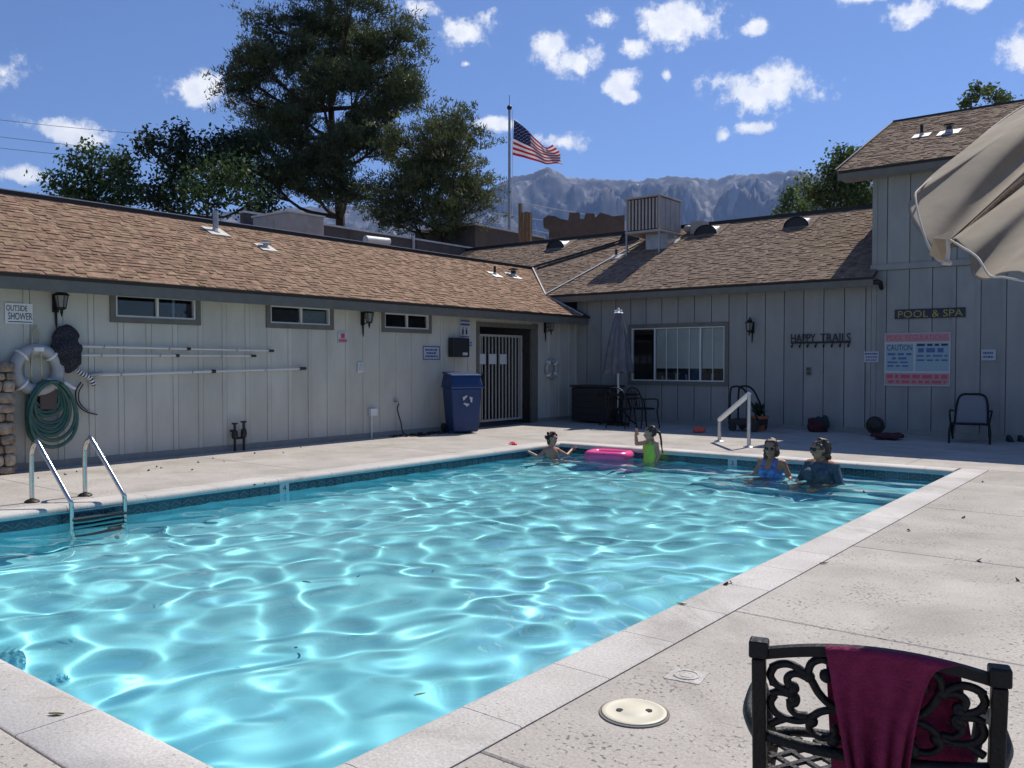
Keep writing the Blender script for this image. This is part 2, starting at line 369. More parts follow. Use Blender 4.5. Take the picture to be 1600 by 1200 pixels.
# ------------------------------------------------------------------ ground, deck, pool
B = 6000
g = MB()
hx0, hx1, hy0, hy1 = XL - .2, XR + .2, YN - .2, YF + .2
z = -.07
g.add([(-B, -B, z), (B, -B, z), (B, hy0, z), (-B, hy0, z), (-B, hy1, z), (B, hy1, z), (B, B, z), (-B, B, z), (hx0, hy0, z), (hx0, hy1, z), (hx1, hy0, z), (hx1, hy1, z)],
      [(0, 1, 2, 3), (4, 5, 6, 7), (3, 8, 9, 4), (10, 2, 5, 11)])
tag(g.build('ground', M['dirt'], fix=False), 'dry ground around the pool and buildings', None, None, 'structure')

ox0, ox1, oy0, oy1 = XL - CW, XR + CW, YN - CW, YF + CW
dk = MB(); z = -.035; a, b_, c, d = -12.72, 7.0, -4.0, 19.02
dk.add([(a, c, z), (b_, c, z), (b_, oy0, z), (a, oy0, z), (a, oy1, z), (b_, oy1, z), (b_, d, z), (a, d, z), (ox0, oy0, z), (ox0, oy1, z), (ox1, oy0, z), (ox1, oy1, z)],
       [(0, 1, 2, 3), (4, 5, 6, 7), (3, 8, 9, 4), (10, 2, 5, 11)])
deck = tag(dk.build('pool_deck', M['deckbase'], fix=False), 'pale concrete pool deck with thin joints', None, None, 'structure')
def slab(x0, x1, y0, y1):
    q = .0035; m_ = MB(); e = .009
    x0 += q; x1 -= q; y0 += q; y1 -= q
    vs = [(x0, y0, -.03), (x1, y0, -.03), (x1, y1, -.03), (x0, y1, -.03), (x0, y0, -e * .6), (x1, y0, -e * .6), (x1, y1, -e * .6), (x0, y1, -e * .6),
          (x0 + e, y0 + e, 0), (x1 - e, y0 + e, 0), (x1 - e, y1 - e, 0), (x0 + e, y1 - e, 0)]
    m_.add(vs, [(0, 1, 5, 4), (1, 2, 6, 5), (2, 3, 7, 6), (3, 0, 4, 7), (4, 5, 9, 8), (5, 6, 10, 9), (6, 7, 11, 10), (7, 4, 8, 11), (8, 9, 10, 11)])
    return m_.build('slab', M['deck'], deck, fix=False)
gap = .007
for (y0, y1) in ((-4, -1.6), (-1.6, .1), (.1, 2.5), (2.5, 4.87), (4.87, 7.2), (7.2, 9.6), (9.6, 12.0), (12.0, oy1)):
    for (x0, x1) in ((ox1 + gap, 1.1), (1.1, 7)): slab(x0, x1, y0, y1)
for (y0, y1) in ((-4, -1.6), (-1.6, oy0 - gap)):
    for (x0, x1) in ((-12.72, -9.5), (-9.5, -6.0), (-6.0, -2.6), (-2.6, ox1 + gap)): slab(x0, x1, y0, y1)
ys = [oy0, 4.6, 7.6, 10.6, oy1]
for i in range(4): slab(-12.72, ox0 - gap, ys[i], ys[i + 1])
for (y0, y1) in ((oy1 + gap, 16.2), (16.2, 19.02)):
    for (x0, x1) in ((-12.72, -9.6), (-9.6, -6.4), (-6.4, -3.2), (-3.2, .2), (.2, 3.6), (3.6, 7)): slab(x0, x1, y0, y1)

# basin: sloping floor, steps along the far end
def floor_z(y): return -1.42 + .42 * (y - YN) / (YF - YN)
pb = MB(); t = .15
zt = -.04
def wallbox(x0, x1, y0, y1): pb.box((x0, y0, -1.7), (x1, y1, zt))
wallbox(XL - t, XL, YN - t, YF + t); wallbox(XR, XR + t, YN - t, YF + t); wallbox(XL, XR, YN - t, YN); wallbox(XL, XR, YF, YF + t)
pb.add([(XL, YN, floor_z(YN)), (XR, YN, floor_z(YN)), (XR, YF, floor_z(YF)), (XL, YF, floor_z(YF)), (XL, YN, -1.7), (XR, YN, -1.7), (XR, YF, -1.7), (XL, YF, -1.7)],
       [(0, 1, 2, 3), (7, 6, 5, 4)])
pool = tag(pb.build('swimming_pool', M['plaster']), 'rectangular swimming pool with aqua plaster and teal tile band', None, None, 'structure')
pool.cycles.is_caustics_receiver = True
STEPS = ((12.72, YF - .001, -.36, -5.7), (12.05, 12.719, -.56, -5.7), (11.65, 12.049, -.80, -5.7), (12.62, YF - .001, -.70, XL))
for (y0, y1, zz, xl) in STEPS:
    xr = XR if xl > XL else -5.71
    s_ = MB(); s_.box((xl + .002, y0 + .001, -1.3), (xr - .002, y1, zz))
    o = s_.build('pool_step', M['plaster'], pool); o.cycles.is_caustics_receiver = True
    s_ = MB(); s_.box((xl + .003, y0 - .003, zz - .05), (xr - .003, y0 + .07, zz + .003))
    o = s_.build('step_edge', M['stepedge'], pool); o.cycles.is_caustics_receiver = True

# coping stones with a rounded nose (parts of the pool)
def coping(p, along, inward, length):
    """p = inner corner start; profile runs from the outer joint to the nose that overhangs the tile"""
    al = Vector(along); iw = Vector(inward); w = CW
    prof = [(-w, -.07), (-w, -.006), (-w + .008, 0), (-.045, .002), (-.02, -.001), (.002, -.012), (.014, -.03), (.014, -.048), (.0, -.062), (-.01, -.07)]
    n = len(prof); g_ = .0025; m_ = MB(); up = Vector((0, 0, 1)); P0 = Vector(p) + al * g_; vs = []
    for k in (0, 1):
        for (u, zz) in prof: vs.append(P0 + iw * u + up * zz + al * ((length - 2 * g_) * k))
    fs = [(i, (i + 1) % n, n + (i + 1) % n, n + i) for i in range(n)] + [tuple(range(n - 1, -1, -1)), tuple(range(n, 2 * n))]
    m_.add(vs, fs); return m_.build('coping_stone', M['coping'], pool, smooth=True)
def run(p, al, iw, total, first=.66):
    q = 0
    while q < total - .01:
        ln = min(first + random.uniform(-.03, .03), total - q)
        if total - q - ln < .25: ln = total - q
        coping(Vector(p) + Vector(al) * q, al, iw, ln); q += ln
run((XR, YN - CW, 0), (0, 1, 0), (-1, 0, 0), YF - YN + 2 * CW)
run((XL, YN - CW, 0), (0, 1, 0), (1, 0, 0), YF - YN + 2 * CW, .9)
run((XL + .016, YN, 0), (1, 0, 0), (0, 1, 0), XR - XL - .032, .9)
run((XL + .016, YF, 0), (1, 0, 0), (0, -1, 0), XR - XL - .032, .9)

# tile band under the coping: tiles with a zigzag line, three of each side shared
def tile_mesh(w, marker=None):
    m_ = MB(); h = .145; th = .008; g_ = .003
    m_.box((g_, 0, -h), (w - g_, th, -.002), 0)
    if marker is None:
        for k in range(2):
            zz = -.03 - .05 * k
            pts = [(0.008, zz - .05), (w / 2, zz), (w - .008, zz - .05)]
            for (ax, az), (bx, bz) in zip(pts, pts[1:]):
                m_.bar((ax, -.0006, az), (bx, -.0006, bz), .0016, .010, 1, up=(0, 0, 1))
    me_o = m_.build('tile', [M['tile'], M['tileline']] if marker is None else [M['signwhite'], M['black']], None)
    me = me_o.data; bpy.data.objects.remove(me_o); return me
TW = .152
tm = tile_mesh(TW)
zt0 = -.072
def tiles(p, ang, n, skip=()):
    al = Vector((cos(ang), sin(ang), 0))
    for i in range(n):
        if i in skip: continue
        q = Vector(p) + al * (i * TW)
        piece('tile', tm, pool, (q.x, q.y, zt0), ang)
mk4 = at(437, 760, X=XL + .008).y; mk3 = at(1142, 715, Y=YF - .008).x
i4 = int((mk4 - YN) / TW); nL = int((YF - YN) / TW); nB = int((XR - XL) / TW)
# tile's own +Y is its back, so a band on the left wall (seen from +X) turns by 90 degrees
tiles((XL + .008, YN, 0), pi / 2, nL, (i4,))
i3 = int((mk3 - XL) / TW)
tiles((XL, YF - .008, 0), 0, nB, (i3,))
mm = tile_mesh(TW, 1)
# ------------------------------------------------------------------ lettering
def text_data(body, sx=1.0):
    cu = bpy.data.curves.new('lettering', 'FONT'); cu.body = body; cu.align_x = 'CENTER'; cu.align_y = 'CENTER'; cu.resolution_u = 3
    o = bpy.data.objects.new('lettering', cu); COL.objects.link(o)
    dg = bpy.context.evaluated_depsgraph_get(); dg.update()
    me = bpy.data.meshes.new_from_object(o.evaluated_get(dg))
    v = [tuple(q.co) for q in me.vertices]; f = [tuple(p.vertices) for p in me.polygons]
    bpy.data.objects.remove(o); bpy.data.curves.remove(cu); bpy.data.meshes.remove(me)
    return v, f
def letters(name, body, c, u, n, w, h, m, parent, lift=.004, depth=0, fit=True, slant=0, weight=0):
    """flat letters of width w and height h centred on c; u = reading direction, n = outward normal"""
    v, f = text_data(body); u = Vector(u).normalized(); n = Vector(n).normalized(); k = n.cross(u)
    xs = [p[0] for p in v]; ys = [p[1] for p in v]; cx = (min(xs) + max(xs)) / 2; cy = (min(ys) + max(ys)) / 2
    sx = w / (max(xs) - min(xs)); sy = h / (max(ys) - min(ys))
    mb = MB(); c = Vector(c)
    P = [c + u * ((p[0] - cx) * sx + slant * (p[1] - cy) * sy) + k * ((p[1] - cy) * sy) + n * lift for p in v]
    if depth:
        # a thin solid letter
        me = bpy.data.meshes.new('x'); me.from_pydata([tuple(q) for q in P], [], f); b = bmesh.new(); b.from_mesh(me)
        bmesh.ops.remove_doubles(b, verts=b.verts, dist=1e-5)
        r = bmesh.ops.extrude_face_region(b, geom=b.faces[:]); bmesh.ops.translate(b, vec=n * depth, verts=[q for q in r['geom'] if isinstance(q, bmesh.types.BMVert)])
        b.verts.index_update(); mb.add([q.co.copy() for q in b.verts], [tuple(q.index for q in fc.verts) for fc in b.faces]); b.free(); bpy.data.meshes.remove(me)
    else:
        mb.add(P, f)
    return mb.build(name, m, parent, fix=bool(depth))

# depth markers in the tile band
for (dig, wall, i) in (('4', 'L', i4), ('3', 'B', i3)):
    ang = pi / 2 if wall == 'L' else 0
    p = Vector((XL + .008, YN + i * TW, zt0)) if wall == 'L' else Vector((XL + i * TW, YF - .008, zt0))
    pm_ = piece('depth_marker_tile', mm, pool, p, ang)
    al = Vector((cos(ang), sin(ang), 0)); nn = Vector((0, -1, 0)) if wall == 'B' else Vector((1, 0, 0))
    letters('numeral', dig, p + al * (TW / 2) + Vector((0, 0, -.055)), al, nn, .05, .075, M['black'], pool, .002)
    pm_['label'] = 'white depth marker tile with the numeral ' + dig

# ------------------------------------------------------------------ water
def make_water():
    rs = random.Random(5); st = .024
    x0, x1, y0, y1 = XL + .0085, XR - .001, YN + .001, YF - .0085
    nx = int((x1 - x0) / st); ny = int((y1 - y0) / st)
    gx, gy = np.meshgrid(np.linspace(x0, x1, nx), np.linspace(y0, y1, ny), indexing='ij'); zz = np.full_like(gx, ZW)
    # gentle domain warp so that the ripples do not repeat as plane waves
    wx = gx.copy(); wy = gy.copy()
    for i in range(6):
        lam = rs.uniform(1.6, 4.0); k = 2 * pi / lam; t = rs.uniform(0, 2 * pi); ph = rs.uniform(0, 6.3)
        wx += .04 * np.sin(k * (cos(t) * gx + sin(t) * gy) + ph); wy += .04 * np.cos(k * (sin(t) * gx - cos(t) * gy) + ph * 1.7)
    for i in range(64):
        lam = .28 * 2 ** rs.uniform(0, 1.2); k = 2 * pi / lam; t = rs.uniform(0, 2 * pi); ph = rs.uniform(0, 6.3)
        A = .00092 * (lam / .4) ** 1.6 * rs.uniform(.4, 1) * WAVE
        zz += A * np.sin(k * (cos(t) * wx + sin(t) * wy) + ph)
    for i in range(6):
        lam = rs.uniform(.8, 1.8); k = 2 * pi / lam; t = rs.uniform(0, 2 * pi); zz += .0022 * np.sin(k * (cos(t) * gx + sin(t) * gy) + rs.uniform(0, 6.3))
    V = np.stack([gx, gy, zz], -1).reshape(-1, 3); idx = np.arange(nx * ny).reshape(nx, ny)
    F = np.stack([idx[:-1, :-1], idx[1:, :-1], idx[1:, 1:], idx[:-1, 1:]], -1).reshape(-1, 4)
    o = np_mesh('pool_water', V, F, M['water'], smooth=True)
    o.cycles.is_caustics_caster = True
    return tag(o, 'rippled turquoise water filling the swimming pool', None, None, 'structure')
WAVE = .93
def np_mesh(name, V, F, m, parent=None, smooth=False, mats=None, mi=None):
    V = np.asarray(V, dtype=np.float32); F = np.asarray(F, dtype=np.int32); k = F.shape[1]
    me = bpy.data.meshes.new(name); me.vertices.add(len(V)); me.vertices.foreach_set('co', V.reshape(-1))
    me.loops.add(F.size); me.loops.foreach_set('vertex_index', F.reshape(-1)); me.polygons.add(len(F))
    me.polygons.foreach_set('loop_start', np.arange(0, F.size, k, dtype=np.int32)); me.polygons.foreach_set('loop_total', np.full(len(F), k, dtype=np.int32))
    for q in (mats or [m]): me.materials.append(q)
    if mi is not None: me.polygons.foreach_set('material_index', np.asarray(mi, dtype=np.int32))
    me.update(calc_edges=True)
    if smooth: me.polygons.foreach_set('use_smooth', [True] * len(F))
    o = bpy.data.objects.new(name, me); COL.objects.link(o)
    if parent is not None: o.parent = parent
    return o
wm = bpy.data.materials.new('pool_water'); wm.use_nodes = True
n_ = wm.node_tree.nodes; n_.remove(n_['Principled BSDF']); gl = n_.new('ShaderNodeBsdfGlass'); gl.inputs['IOR'].default_value = 1.33; gl.inputs['Roughness'].default_value = 0
gl.inputs['Color'].default_value = (.94, 1, 1, 1); wm.node_tree.links.new(gl.outputs[0], n_['Material Output'].inputs[0]); M['water'] = wm
make_water()

# ------------------------------------------------------------------ building pieces
def rect_minus(r, holes):
    out = [r]
    for (a0, a1, b0, b1) in holes:
        nxt = []
        for (u0, u1, v0, v1) in out:
            if a1 <= u0 or a0 >= u1 or b1 <= v0 or b0 >= v1: nxt.append((u0, u1, v0, v1)); continue
            if v0 < b0: nxt.append((u0, u1, v0, b0))
            if b1 < v1: nxt.append((u0, u1, b1, v1))
            lo_, hi_ = max(v0, b0), min(v1, b1)
            if u0 < a0: nxt.append((u0, a0, lo_, hi_))
            if a1 < u1: nxt.append((a1, u1, lo_, hi_))
        out = nxt
    return out
def boards(parent, plane, pos, edges, z0, z1, holes, batten=.085, m='paint'):
    """vertical boards with a raised batten along one edge and a recessed joint between them"""
    for u0, u1 in zip(edges, edges[1:]):
        R = [(r, 0) for r in rect_minus((u0 + .007, u1 - batten, z0, z1), holes)] + [(r, .016) for r in rect_minus((u1 - batten, u1 - .007, z0, z1), holes)]
        while R:                      # pieces that touch are one board; a window parts a board into an upper and a lower one
            grp = [R.pop(0)]; grew = True
            while grew:
                grew = False
                for r in list(R):
                    if any(r[0][0] <= g[0][1] + .001 and r[0][1] >= g[0][0] - .001 and r[0][2] < g[0][3] + .001 and r[0][3] > g[0][2] - .001 for g in grp): grp.append(r); R.remove(r); grew = True
            mb = MB()
            for (p0, p1, q0, q1), ra in grp:
                if plane == 'L': mb.box((pos - .03, p0, q0), (pos + ra, p1, q1))
                else: mb.box((p0, pos - ra, q0), (p1, pos + .03, q1))
            mb.build('board', M[m], parent)
def roof_plane(parent, name, O, U, V, ulen, vlen, keep, mkey, n_big, view=True, clip=None):
    """asphalt shingles laid in courses on a roof plane: the largest in view singly, the rest as one part. O = eave corner, U along, V up"""
    O = Vector(O); U = Vector(U).normalized(); V = Vector(V).normalized(); Nn = U.cross(V).normalized()
    if Nn.z < 0: Nn = -Nn
    base = MB(); b = [O, O + U * ulen, O + U * ulen + V * vlen, O + V * vlen]
    base.add([q - Nn * .004 for q in b] + [q - Nn * .06 for q in b], [(0, 1, 2, 3), (7, 6, 5, 4), (0, 4, 5, 1), (1, 5, 6, 2), (2, 6, 7, 3), (3, 7, 4, 0)])
    rf = base.build(name, M['under'], parent)
    rs = random.Random(len(name) + int(ulen * 10)); ex = .125; cells = []
    nrow = int(vlen / ex)
    for r in range(nrow + 1):
        v0 = r * ex; v1 = min(v0 + ex + .05, vlen)
        u = -rs.uniform(0, .3)
        while u < ulen:
            w = rs.choice((.06, .08, .10, .12, .15, .19))
            a, c_ = max(u, 0), min(u + w, ulen)
            if c_ - a > .03 and v1 - v0 > .03:
                ctr = O + U * ((a + c_) / 2) + V * (v0 + ex / 2)
                if keep(ctr): cells.append((a, c_, v0, v1, rs.choice((.007, .009, .016, .021)), ctr))
            u += w
    def size(c):
        d = c[5] - EYE; dep = d.dot(FWD)
        if dep < .5: return 0
        x = 800 + FPX * d.dot(RGT) / dep; y = 600 - FPX * d.dot(UPV) / dep
        if not (-10 < x < 1610 and -10 < y < 1210): return 0
        return (c[1] - c[0]) / dep
    order = sorted(cells, key=size, reverse=True)
    def wedge(mb, c, o=None):
        a, e, v0, v1, th, ctr = c; q = .0015
        P = []
        for (vv, hh) in ((v0, th), (v1, .003)):
            for uu in (a + q, e - q): P.append((uu, vv, hh))
        for uu in (a + q, e - q): P.append((uu, v0 + .002, -.003))
        pts = [O + U * p[0] + V * p[1] + Nn * p[2] for p in P]
        mb.add(pts, [(0, 1, 3, 2), (4, 5, 1, 0), (0, 2, 4), (1, 5, 3)])
    for c in order[:n_big]:
        mb = MB(); wedge(mb, c)
        # own origin, so that the piece stands where it lies
        me = mb.build('shingle', M[mkey], rf, fix=False)
    rest = MB()
    for c in order[n_big:]: wedge(rest, c)
    if rest.v: tag(rest.build('shingle_courses', M[mkey], rf, fix=False), None, None, None, 'stuff')
    return rf
def window(parent, plane, x0, y0, x1, y1, ins, pos, mull, blind=None, trim=.085, right_sash=False):
    """a trimmed window: pixel box of the trim's outer edge on the wall plane"""
    def A(x, y): return at(x, y, X=pos) if plane == 'L' else at(x, y, Y=pos)
    k = 1 if plane == 'L' else 0
    ym = (y0 + y1) / 2
    u0 = A(x0, ym)[k]; u1 = A(x1, ym)[k]; v1 = A((x0 + x1) / 2, y0).z; v0 = A((x0 + x1) / 2, y1).z
    return u0, u1, v0, v1
def on(plane, pos, u, o, z):
    return (pos + o, u, z) if plane == 'L' else (u, pos - o, z)
def add_window(parent, plane, pos, u0, u1, v0, v1, trim=.09, panes=2, blinds=(), split=None, sill=False, name='window'):
    def bx(mb, a0, a1, o0, o1, b0, b1, mi=0):
        p = on(plane, pos, a0, o0, b0); q = on(plane, pos, a1, o1, b1); mb.box(p, q, mi)
    t = trim; mb = MB()
    bx(mb, u0, u1, -.03, .035, v1 - t, v1); bx(mb, u0, u1, -.03, .035, v0, v0 + t)
    bx(mb, u0, u0 + t, -.03, .033, v0 + t, v1 - t); bx(mb, u1 - t, u1, -.03, .033, v0 + t, v1 - t)
    win = mb.build(name, M['trim'], parent)
    a0, a1, b0, b1 = u0 + t, u1 - t, v0 + t, v1 - t; f = .028
    mb = MB()
    bx(mb, a0, a1, -.06, .018, b1 - f, b1); bx(mb, a0, a1, -.06, .018, b0, b0 + f); bx(mb, a0, a0 + f, -.06, .018, b0 + f, b1 - f); bx(mb, a1 - f, a1, -.06, .018, b0 + f, b1 - f)
    split = split or [.5]
    for s in split:
        m_ = a0 + (a1 - a0) * s; bx(mb, m_ - .018, m_ + .018, -.05, .012, b0 + f, b1 - f)
    mb.build('sash_frame', M['alu'], win)
    cuts = [a0 + f] + [a0 + (a1 - a0) * s for s in split] + [a1 - f]
    for c0, c1 in zip(cuts, cuts[1:]):
        mb = MB(); bx(mb, c0 + .01, c1 - .01, -.035, -.031, b0 + f, b1 - f); mb.build('pane', M['glass_clear'], win)
    mb = MB()   # room behind
    bx(mb, a0 - .05, a1 + .05, -1.2, -1.18, b0 - .3, b1 + .3); bx(mb, a0 - .05, a1 + .05, -1.18, -.05, b1 + .02, b1 + .04); bx(mb, a0 - .05, a1 + .05, -1.18, -.05, b0 - .04, b0 - .02)
    bx(mb, a0 - .05, a0 - .03, -1.18, -.05, b0 - .02, b1 + .02); bx(mb, a1 + .03, a1 + .05, -1.18, -.05, b0 - .02, b1 + .02)
    mb.build('room', M['inside'], win)
    return win, (a0, a1, b0, b1)
gm = bpy.data.materials.new('window_pane_glass'); gm.use_nodes = True
q_ = gm.node_tree.nodes; q_.remove(q_['Principled BSDF']); g1 = q_.new('ShaderNodeBsdfGlossy'); g1.inputs['Roughness'].default_value = .02; g2 = q_.new('ShaderNodeBsdfTransparent'); g2.inputs[0].default_value = (.90, .93, .92, 1)
fr = q_.new('ShaderNodeFresnel'); fr.inputs[0].default_value = 1.5; mx_ = q_.new('ShaderNodeMixShader'); gm.node_tree.links.new(fr.outputs[0], mx_.inputs[0]); gm.node_tree.links.new(g2.outputs[0], mx_.inputs[1]); gm.node_tree.links.new(g1.outputs[0], mx_.inputs[2])
gm.node_tree.links.new(mx_.outputs[0], q_['Material Output'].inputs[0]); M['glass_clear'] = gm

# ------------------------------------------------------------------ the long left wing
wing = thing('motel_wing', 'long single-storey wing with off-white board walls, small high windows and tan shingle roof', 'building', (WX, 8, 0))
gy0, gy1 = at(745, 600, X=WX).y, at(838, 600, X=WX).y     # gate opening
GZ = 2.42
wins = []
for (x0, y0, x1, y1) in ((171, 455, 312, 506), (415, 472, 520, 514), (595, 484, 673, 520)):
    wins.append(window(None, 'L', x0, y0, x1, y1, 0, WX, 0))
holes = [(a + .02, b - .02, c + .02, d - .02) for (a, b, c, d) in wins] + [(gy0, gy1, -1, GZ)]
edges = [6.18 + .4465 * i for i in range(-20, 29)]; edges = [e for e in edges if e < 18.85] + [19.0]
boards(wing, 'L', WX, edges, .10, 2.55, holes, m='cream_paint')
mb = MB()
for (p0, p1, q0, q1) in rect_minus((-4, 19.0, 0, 2.6), [(a - .01, b + .01, c - .01, d + .01) for (a, b, c, d) in holes]): mb.box((WX - .14, p0, q0), (WX - .031, p1, q1))
mb.build('wall_core', M['under'], wing)
mb = MB(); mb.box((WX - .03, -4, 0), (WX + .012, gy0 - .02, .098)); mb.box((WX - .03, gy1 + .02, 0), (WX + .012, 19.0, .098)); mb.build('skirting_board', M['soffit'], wing)
for i, wv in enumerate(wins):
    w_, (a0, a1, b0, b1) = add_window(wing, 'L', WX, *wv, trim=.085, split=[.51])
    mb = MB()
    if i == 0: mb.box((WX - .10, a0 + (a1 - a0) * .74, b0), (WX - .09, a0 + (a1 - a0) * .77, b1))
    if i == 1: mb.box((WX - .12, a0 + (a1 - a0) * .53, b0 + .03), (WX - .10, a1 - .02, b1 - .05))
    if i == 2: mb.box((WX - .10, a0 + (a1 - a0) * .70, b0), (WX - .09, a0 + (a1 - a0) * .73, b1))
    mb.build('curtain', M['curtain'], w_)
# eave
mb = MB(); mb.box((EX - .03, -4, EZ - .235), (EX, BY + .28, EZ - .035)); mb.build('fascia', M['trim'], wing)
mb = MB(); mb.box((WX - .1, -4, EZ - .20), (EX - .031, 19.2, EZ - .18)); mb.build('soffit', M['soffit'], wing)
mb = MB(); mb.box((EX - .02, -4, EZ - .034), (EX + .022, BY + .02, EZ - .012)); mb.build('drip_edge', M['darkmetal'], wing)
LV = sqrt((EX - RX) ** 2 + (RZ - EZ) ** 2)
def lk(p):
    if p.x > -13.46: return p.y < BY - .01
    return p.y < BY + (-13.46 - p.x) + .12
rf = roof_plane(wing, 'roof', (EX + .03, -3.0, EZ - .015), (0, 1, 0), (RX - EX, 0, RZ - EZ), BY + 5.2, LV + .03, lk, 'shingle', 300)
mb = MB(); mb.bar((-13.46, BY - .005, BZ + .02), (EX + .03, BY - .005, EZ + .02), .05, .03); mb.build('rake_flashing', M['flash'], wing)
# rear slope and ridge flashing
mb = MB(); mb.add([(RX, -3, RZ - .02), (RX, BY + 2.2, RZ - .02), (RX - 3.3, BY + 2.2, RZ - 1.67), (RX - 3.3, -3, RZ - 1.67)], [(0, 1, 2, 3)]); mb.build('rear_slope', M['shingle'], wing, fix=False)
mb = MB(); mb.box((RX - .07, -3, RZ - .05), (RX + .015, BY + 2.05, RZ + .075)); mb.box((RX - .09, -3, RZ + .075), (RX + .03, BY + 2.05, RZ + .09), 1); mb.build('ridge_flashing', [M['darkmetal'], M['flash']], wing)
# gate passage
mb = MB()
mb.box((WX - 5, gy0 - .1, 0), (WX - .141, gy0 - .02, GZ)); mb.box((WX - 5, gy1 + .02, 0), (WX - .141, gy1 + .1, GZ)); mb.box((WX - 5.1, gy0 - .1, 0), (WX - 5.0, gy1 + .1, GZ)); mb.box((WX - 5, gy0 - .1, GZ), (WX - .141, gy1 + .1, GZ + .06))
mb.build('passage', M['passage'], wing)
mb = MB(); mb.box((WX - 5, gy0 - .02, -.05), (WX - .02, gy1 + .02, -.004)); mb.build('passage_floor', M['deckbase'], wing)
mb = MB(); mb.box((WX - .03, gy0 - .02, .0), (WX + .03, gy0 + .07, GZ)); mb.box((WX - .03, gy1 - .22, 0), (WX + .03, gy1 + .02, GZ)); mb.box((WX - .03, gy0 + .07, GZ - .10), (WX + .028, gy1 - .22, GZ)); mb.build('gate_surround', M['trim'], wing)
def roof_pt_L(x, y):
    r = pix_ray(x, y); t = (EZ + .5 * EX - EYE.z) / (r.z + .5 * r.x); return EYE + r * t
def roof_pt_B(x, y, k=.5, z0=BZ, y0=BY):
    r = pix_ray(x, y); t = (z0 - k * y0 - EYE.z) / (r.z - k * r.y); return EYE + r * t
def vent_pipe(parent, p, nrm, r, h, m='galv', cap=False, flat=.3):
    p = Vector(p); n = Vector(nrm).normalized(); u = n.cross(Vector((0, 1, 0)) if abs(n.y) < .3 else Vector((1, 0, 0))).normalized(); v = n.cross(u)
    vp = MB(); vp.tube([p - Vector((0, 0, .05)), p + Vector((0, 0, h))], r, 10)
    if cap: vp.tube([p + Vector((0, 0, h + .02)), p + Vector((0, 0, h + .05))], r * 1.9, 10)
    o = vp.build('vent_pipe', M[m], parent, smooth=True)
    fb = MB(); fb.obox(p + n * .022, u * flat * .5, v * flat * .5, n * .004); fb.tube([p, p + Vector((0, 0, .07))], [r * 1.7, r * 1.15], 10); fb.build('pipe_flashing', M['flash'], o)
    return o
NL = (.5, 0, 1); NB = (0, -.5, 1)
vent_pipe(wing, roof_pt_L(337, 363), NL, .055, .42, 'galv', False, .42)
vent_pipe(wing, roof_pt_L(415, 388), NL, .05, .10, 'galv', True, .36)
vent_pipe(wing, roof_pt_L(773, 430), NL, .035, .24, 'darkmetal', False, .36)
vent_pipe(wing, roof_pt_L(802, 432), NL, .07, .16, 'darkmetal', True, .40)

# ------------------------------------------------------------------ the back wing (pool house)
back = thing('pool_house', 'back wing with dark shaded board wall, large window and tan shingle roof', 'building', (-9, WY, 0))
bw = window(None, 'B', 982, 505, 1139, 602, 0, WY, 0)
TX = -5.22
bholes = [(bw[0] + .02, bw[1] - .02, bw[2] + .02, bw[3] - .02)]
bed = [-12.70] + [-8.86 - .44 * i for i in range(8, 0, -1)] + [-8.86 + .44 * i for i in range(0, 9)]
bed = sorted(set(round(e, 3) for e in bed if e < TX - .1)) + [TX]
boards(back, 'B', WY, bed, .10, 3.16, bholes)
mb = MB()
for (p0, p1, q0, q1) in rect_minus((-12.72, TX, 0, 3.2), [(bholes[0][0] - .01, bholes[0][1] + .01, bholes[0][2] - .01, bholes[0][3] + .01)]): mb.box((p0, WY + .031, q0), (p1, WY + .14, q1))
mb.build('wall_core', M['under'], back)
mb = MB(); mb.box((-12.68, WY - .012, 0), (TX, WY + .03, .098)); mb.build('skirting_board', M['soffit'], back)
bwin, (a0, a1, b0, b1) = add_window(back, 'B', WY, *bw, trim=.10, split=[.26, .75])
mb = MB(); ws = a1 - a0   # mullions of the grid and the blinds behind
for s in (.385, .505, .63, .875): mb.box((a0 + ws * s - .008, WY + .015, b0 + .03), (a0 + ws * s + .008, WY + .03, b1 - .03))
mb.build('muntin', M['alu'], bwin)
for k, (s0, s1) in enumerate(((.27, .74), (.76, .98))):
    nsl = 30; bl = MB(); zt_ = b1 - .04; zb_ = b0 + (b1 - b0) * .24
    for i in range(nsl):
        zz = zb_ + (zt_ - zb_) * (i + .5) / nsl
        bl.obox((a0 + ws * (s0 + s1) / 2, WY + .052, zz), (ws * (s1 - s0) / 2, 0, 0), (0, .008, .019), (0, -.0008, .0004))
    tag(bl.build('blind_slats', M['blind'], bwin), None, None, None, 'stuff')
mb = MB()
for i, (s, h, w) in enumerate(((.31, .10, .05), (.36, .07, .04), (.46, .16, .06), (.57, .13, .04), (.84, .16, .03))): mb.box((a0 + ws * s, WY + .12, b0 + .03), (a0 + ws * s + w, WY + .18, b0 + .03 + h))
mb.build('sill_clutter', M['curtain'], bwin)
mb = MB(); mb.box((a0 + ws * .64, WY + .12, b0 + .03), (a0 + ws * .735, WY + .2, b0 + .36)); mb.build('blue_box', M['bin'], bwin)
XBR = -5.10
mb = MB(); mb.box((-13.5, BY, BZ - .215), (XBR, BY + .03, BZ - .03)); mb.build('fascia', M['trim'], back)
mb = MB(); mb.box((-13.5, BY + .031, BZ - .19), (TX, WY + .1, BZ - .17)); mb.build('soffit', M['soffit'], back)
mb = MB(); mb.box((-13.4, BY - .02, BZ - .03), (XBR, BY + .02, BZ - .010)); mb.build('drip_edge', M['darkmetal'], back)
